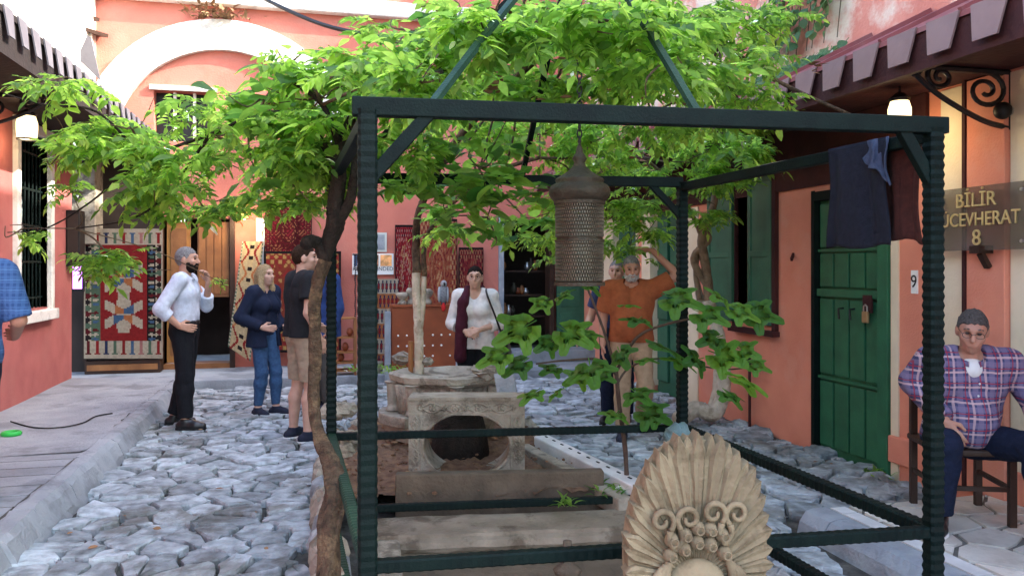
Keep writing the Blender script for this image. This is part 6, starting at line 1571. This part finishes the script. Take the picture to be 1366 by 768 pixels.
# 2 blonde woman, navy cardigan, jeans
_, wj = person('blonde woman in navy cardigan and jeans with white sneakers', G(352,553), (.85,-.4), 1.62, 'c', 'blond', .93, fem=True, long_hair=True, arms={1:((.27,-.10,1.14),(.17,.13,1.03),(-.6,.7,-.1),(-.5,-.4,0),.5), -1:((-.25,-.06,1.13),(-.19,.15,1.0),(.6,.7,-.2),(0,-1,0),.5)},
       legs={1:((.09,.05,.5),(.10,.0,.085),(.2,1,0)), -1:((-.09,.10,.5),(-.07,.12,.085),(-.2,1,0))}, shirt=dict(mat=navy, sleeve='none', slen=.2, hem=.93, o=.012, name='top', jacket=dict(mat=navy, sleeve='long', hem=.80, o=.026, open=.09, flare=.03, name='cardigan')), pants=dict(mat=jeans, o=.006, end=.9, hem=.036), shoes=dict(mat=sneak, sole=whitesole), seed=3)
# 3 tall man in charcoal tee and khaki shorts
person('tall man in charcoal tee and khaki shorts seen from behind', G(404,587), (.78,.55), 1.80, 'c', 'brown', 1.06, head_yaw=-.35, arms={1:((.27,-.05,1.15),(.255,.06,.92),(-.1,.4,-1),(-1,.2,0),.7), -1:((-.27,.0,1.15),(-.2,.18,1.0),(.4,.6,-.2),(0,-1,0),.6)},
       legs={1:((.12,.03,.5),(.125,.0,.085),(.1,1,0)), -1:((-.11,.0,.5),(-.13,-.04,.085),(-.15,1,0))}, shirt=dict(mat=ltee, sleeve='short', slen=.6, hem=.93, o=.028, name='tee'), pants=dict(mat=khaki, o=.012, short=.9, top=1.0, name='shorts'), shoes=dict(mat=sneak, sole=whitesole), seed=4)
# 4 man behind the vine in blue jacket
person('man in blue jacket and white shirt standing behind the vine trunk', G(431,548), (-.75,-.65), 1.77, 'b', 'dark', 1.05, shirt=dict(mat=whiteshirt, sleeve='none', slen=.2, hem=.98, o=.012, collar=True, jacket=dict(mat=blue, sleeve='long', hem=.82, o=.03, open=.07, flare=.02)), pants=dict(mat=grey, o=.018, belt=True), shoes=dict(mat=sneak, sole=blacksole), seed=5)
# 5 woman with burgundy scarf and black bag
TW, tj = person('smiling woman in white blouse with burgundy scarf and clasped hands', P(634,0,7.9).to_tuple()[:2]+(0,), (-.12,-1), 1.6, 'c', 'dark', 1.02, fem=True, glasses=True, head_yaw=.1, arms={1:((.26,.0,1.13),(.075,.2,1.06),(-.8,.35,-.25),(0,-.8,-.4),.7), -1:((-.26,.0,1.13),(-.075,.205,1.075),(.8,.35,-.25),(0,-.8,-.4),.7)},
       shirt=dict(mat=offw, sleeve='roll', hem=.86, o=.018, flare=.015, vneck=True, fold=.005, name='blouse'), pants=dict(mat=blackp, o=.022, hem=.07), shoes=dict(mat=leather, sole=blacksole), seed=6)
tp = tj['tp']
sc_pts = [tp(-.075,-.07,1.47),tp(-.06,.0,1.52)]
sdfobj('scarf', [cap(tp(.085,-.02,1.50),tp(.105,.13,1.36),.035,.05), cap(tp(.105,.13,1.36),tp(.12,.15,1.10),.05,.055), cap(tp(.12,.15,1.10),tp(.135,.14,.78),.055,.06), cap(tp(-.06,-.05,1.5),tp(.085,-.05,1.5),.035,.035)], wine, TW, .009, .02, fold=folds(3,.006,40))
sdfobj('handbag', [cap(tp(-.30,.02,.94),tp(-.30,-.16,.94),.05,.05), cap(tp(-.30,.04,.80),tp(-.30,-.18,.80),.065,.065), cap(tp(-.29,.02,.87),tp(-.29,-.16,.87),.06,.06)], leather, TW, .01, .03)
B().tube(spline([tp(-.30,.03,.98),tp(-.24,.13,1.2),tp(-.15,.1,1.42),tp(-.12,.0,1.5),tp(-.16,-.1,1.42),tp(-.29,-.15,.98)],6), .011, 6).obj('bag_strap', leather, TW, local=True)
# 6 man in rust polo, left hand on his head, mid stride
person('white bearded man in rust polo walking with hand on his head', G(842,584), (-.12,-1), 1.70, 'b', 'grey', 1.06, bald=True, beard='white', head_pitch=.2, head_yaw=.1, lean=.04, arms={1:((.27,-.03,1.14),(.27,.07,.9),(0,.2,-1),(-1,0,0),.5), -1:((-.44,.02,1.56),(-.20,-.03,1.80),(.85,-.1,.12),(0,0,-1),.5)},
       legs={1:((.085,.10,.51),(.085,.12,.085),(.1,1,0)), -1:((-.13,.14,.52),(-.11,-.20,.22),(-.1,1,-.3))}, shirt=dict(mat=rust, sleeve='short', slen=.72, hem=.93, o=.03, collar=True, name='polo'), pants=dict(mat=tan, o=.012, belt=True, top=1.0), shoes=dict(mat=sneak, sole=blacksole, tilt={-1:-.7}), belly=.03, seed=7)
# 7 man in blue tee half hidden behind him
person('man in blue tee and dark jeans half hidden behind the rust polo man', P(823,0,8.1).to_tuple()[:2]+(0,), (-.35,-1), 1.66, 'c', 'grey', 1.0, bald=True, arms={1:((.30,-.04,1.12),(.36,.12,.95),(.3,.6,-.6),(-1,0,0),.5)}, shirt=dict(mat=bluetee, sleeve='short', slen=.62, hem=.92, o=.018, name='tee'), pants=dict(mat=ink, o=.014), shoes=dict(mat=leather, sole=blacksole), seed=8)
# 8 man in blue check shirt at the left edge
person('man in blue checked shirt standing on the left pavement', P(-50,0,4.75).to_tuple()[:2]+(PZ,), (-.35,.9), 1.72, 'b', 'dark', 1.1, arms={1:((.30,-.02,1.13),(.24,.2,1.02),(-.3,.9,0),(-1,0,0),.6)}, shirt=dict(mat=check, sleeve='short', slen=.95, hem=.86, o=.024, collar=True), pants=dict(mat=ink, o=.016), shoes=dict(mat=leather, sole=blacksole), seed=9)
# 9 seated man in plaid shirt
SP = P(1283,600,4.72); SP.z = TZ
TS, sj = person('seated man in plaid shirt and dark jeans on wooden chair', SP.to_tuple(), (-.16,-1), 1.70, 'b', 'salt', 1.14, glasses=True, pelvis=(0,-.02,.475), lean=.24, head_yaw=-.3, head_pitch=.05, belly=.09, h=.006,
       arms={1:((.29,.02,.82),(.19,.27,.62),(-.35,.5,-.75),(-.5,-.6,-.3),.7), -1:((-.33,.06,.80),(-.29,.31,.665),(.10,.75,-.35),(0,-.3,-1),.45)},
       legs={1:((.24,.42,.52),(.24,.32,.085),(.35,1,0)), -1:((-.22,.46,.52),(-.24,.52,.085),(-.45,1,0))}, shirt=dict(mat=plaid, sleeve='long', hem=.92, o=.024, collar=True, fold=.006, vneck=True), pants=dict(mat=ink, o=.016, top=1.0, belt=False), shoes=dict(mat=leather, sole=whitesole), seed=10)
tp = sj['tp']; B().ball(tp(0,.03,1.395), (.075,.078,.07), 16, 12).obj('undershirt', whitesole, TS, sm=True, local=True)
wr = sj['arm'][-1]; wp = Vector(wr[1]-(wr[1]-wr[0])*.09); dv = Vector(wr[1]-wr[0]).normalized(); u_ = dv.orthogonal().normalized(); w_ = dv.cross(u_)
B().tube([wp+(u_*math.cos(a)+w_*math.sin(a))*.036 for a in np.linspace(0,6.28,17)], .007, 8, cap=False).obj('wristwatch', MT['steel'], TS, sm=True, local=True)
for i in range(6): 
    p = tp(0,.165 if i<3 else .175,1.36-i*.075); B().ball(Vector(p), .006, 8, 5).obj('button', whitesole, TS, local=True)
for s_ in (1,-1):                                        # three pale stripes on each shoe
    kn = np.array([(.24,.30,.085),(-.24,.52,.085)][0 if s_==1 else 1]); fd = _v((.35,1,0)) if s_==1 else _v((-.45,1,0)); fd /= np.linalg.norm(fd); lat = np.array([fd[1],-fd[0],0])
    for side in (1,-1):
        for i in range(3): p = kn+fd*(.03+.028*i)+np.array([0,0,-.04]); B().bar(Vector(p+lat*side*.046+np.array([0,0,-.018])), Vector(p+lat*side*.036-fd*.02+np.array([0,0,.03])), .008, .004).obj('shoe_stripe', whitesole, TS, local=True)
# chair under him
f = camdir(-.12,-1); rzc = math.atan2(f.y,f.x)-math.pi/2
ch = thing('wooden_chair', 'dark wooden chair beneath the man in plaid shirt', 'chair', SP.to_tuple(), rotz=rzc)
for x in (-.19,.19):
    B().box(x-.02,x+.02,.17,.21,0,.42).obj('leg', MT['woodD'], ch, local=True, bev=.004); B().box(x-.02,x+.02,-.25,-.21,0,.86).obj('leg', MT['woodD'], ch, local=True, bev=.004)
    B().box(x-.012,x+.012,-.21,.17,.2,.225).obj('stretcher', MT['woodD'], ch, local=True)
B().box(-.22,.22,-.26,.22,.40,.435).obj('seat', MT['woodD'], ch, local=True, bev=.01)
B().box(-.17,.17,.18,.2,.2,.225).obj('stretcher', MT['woodD'], ch, local=True)
for z in (.6,.76): B().box(-.17,.17,-.245,-.225,z,z+.06).obj('back_slat', MT['woodD'], ch, local=True)
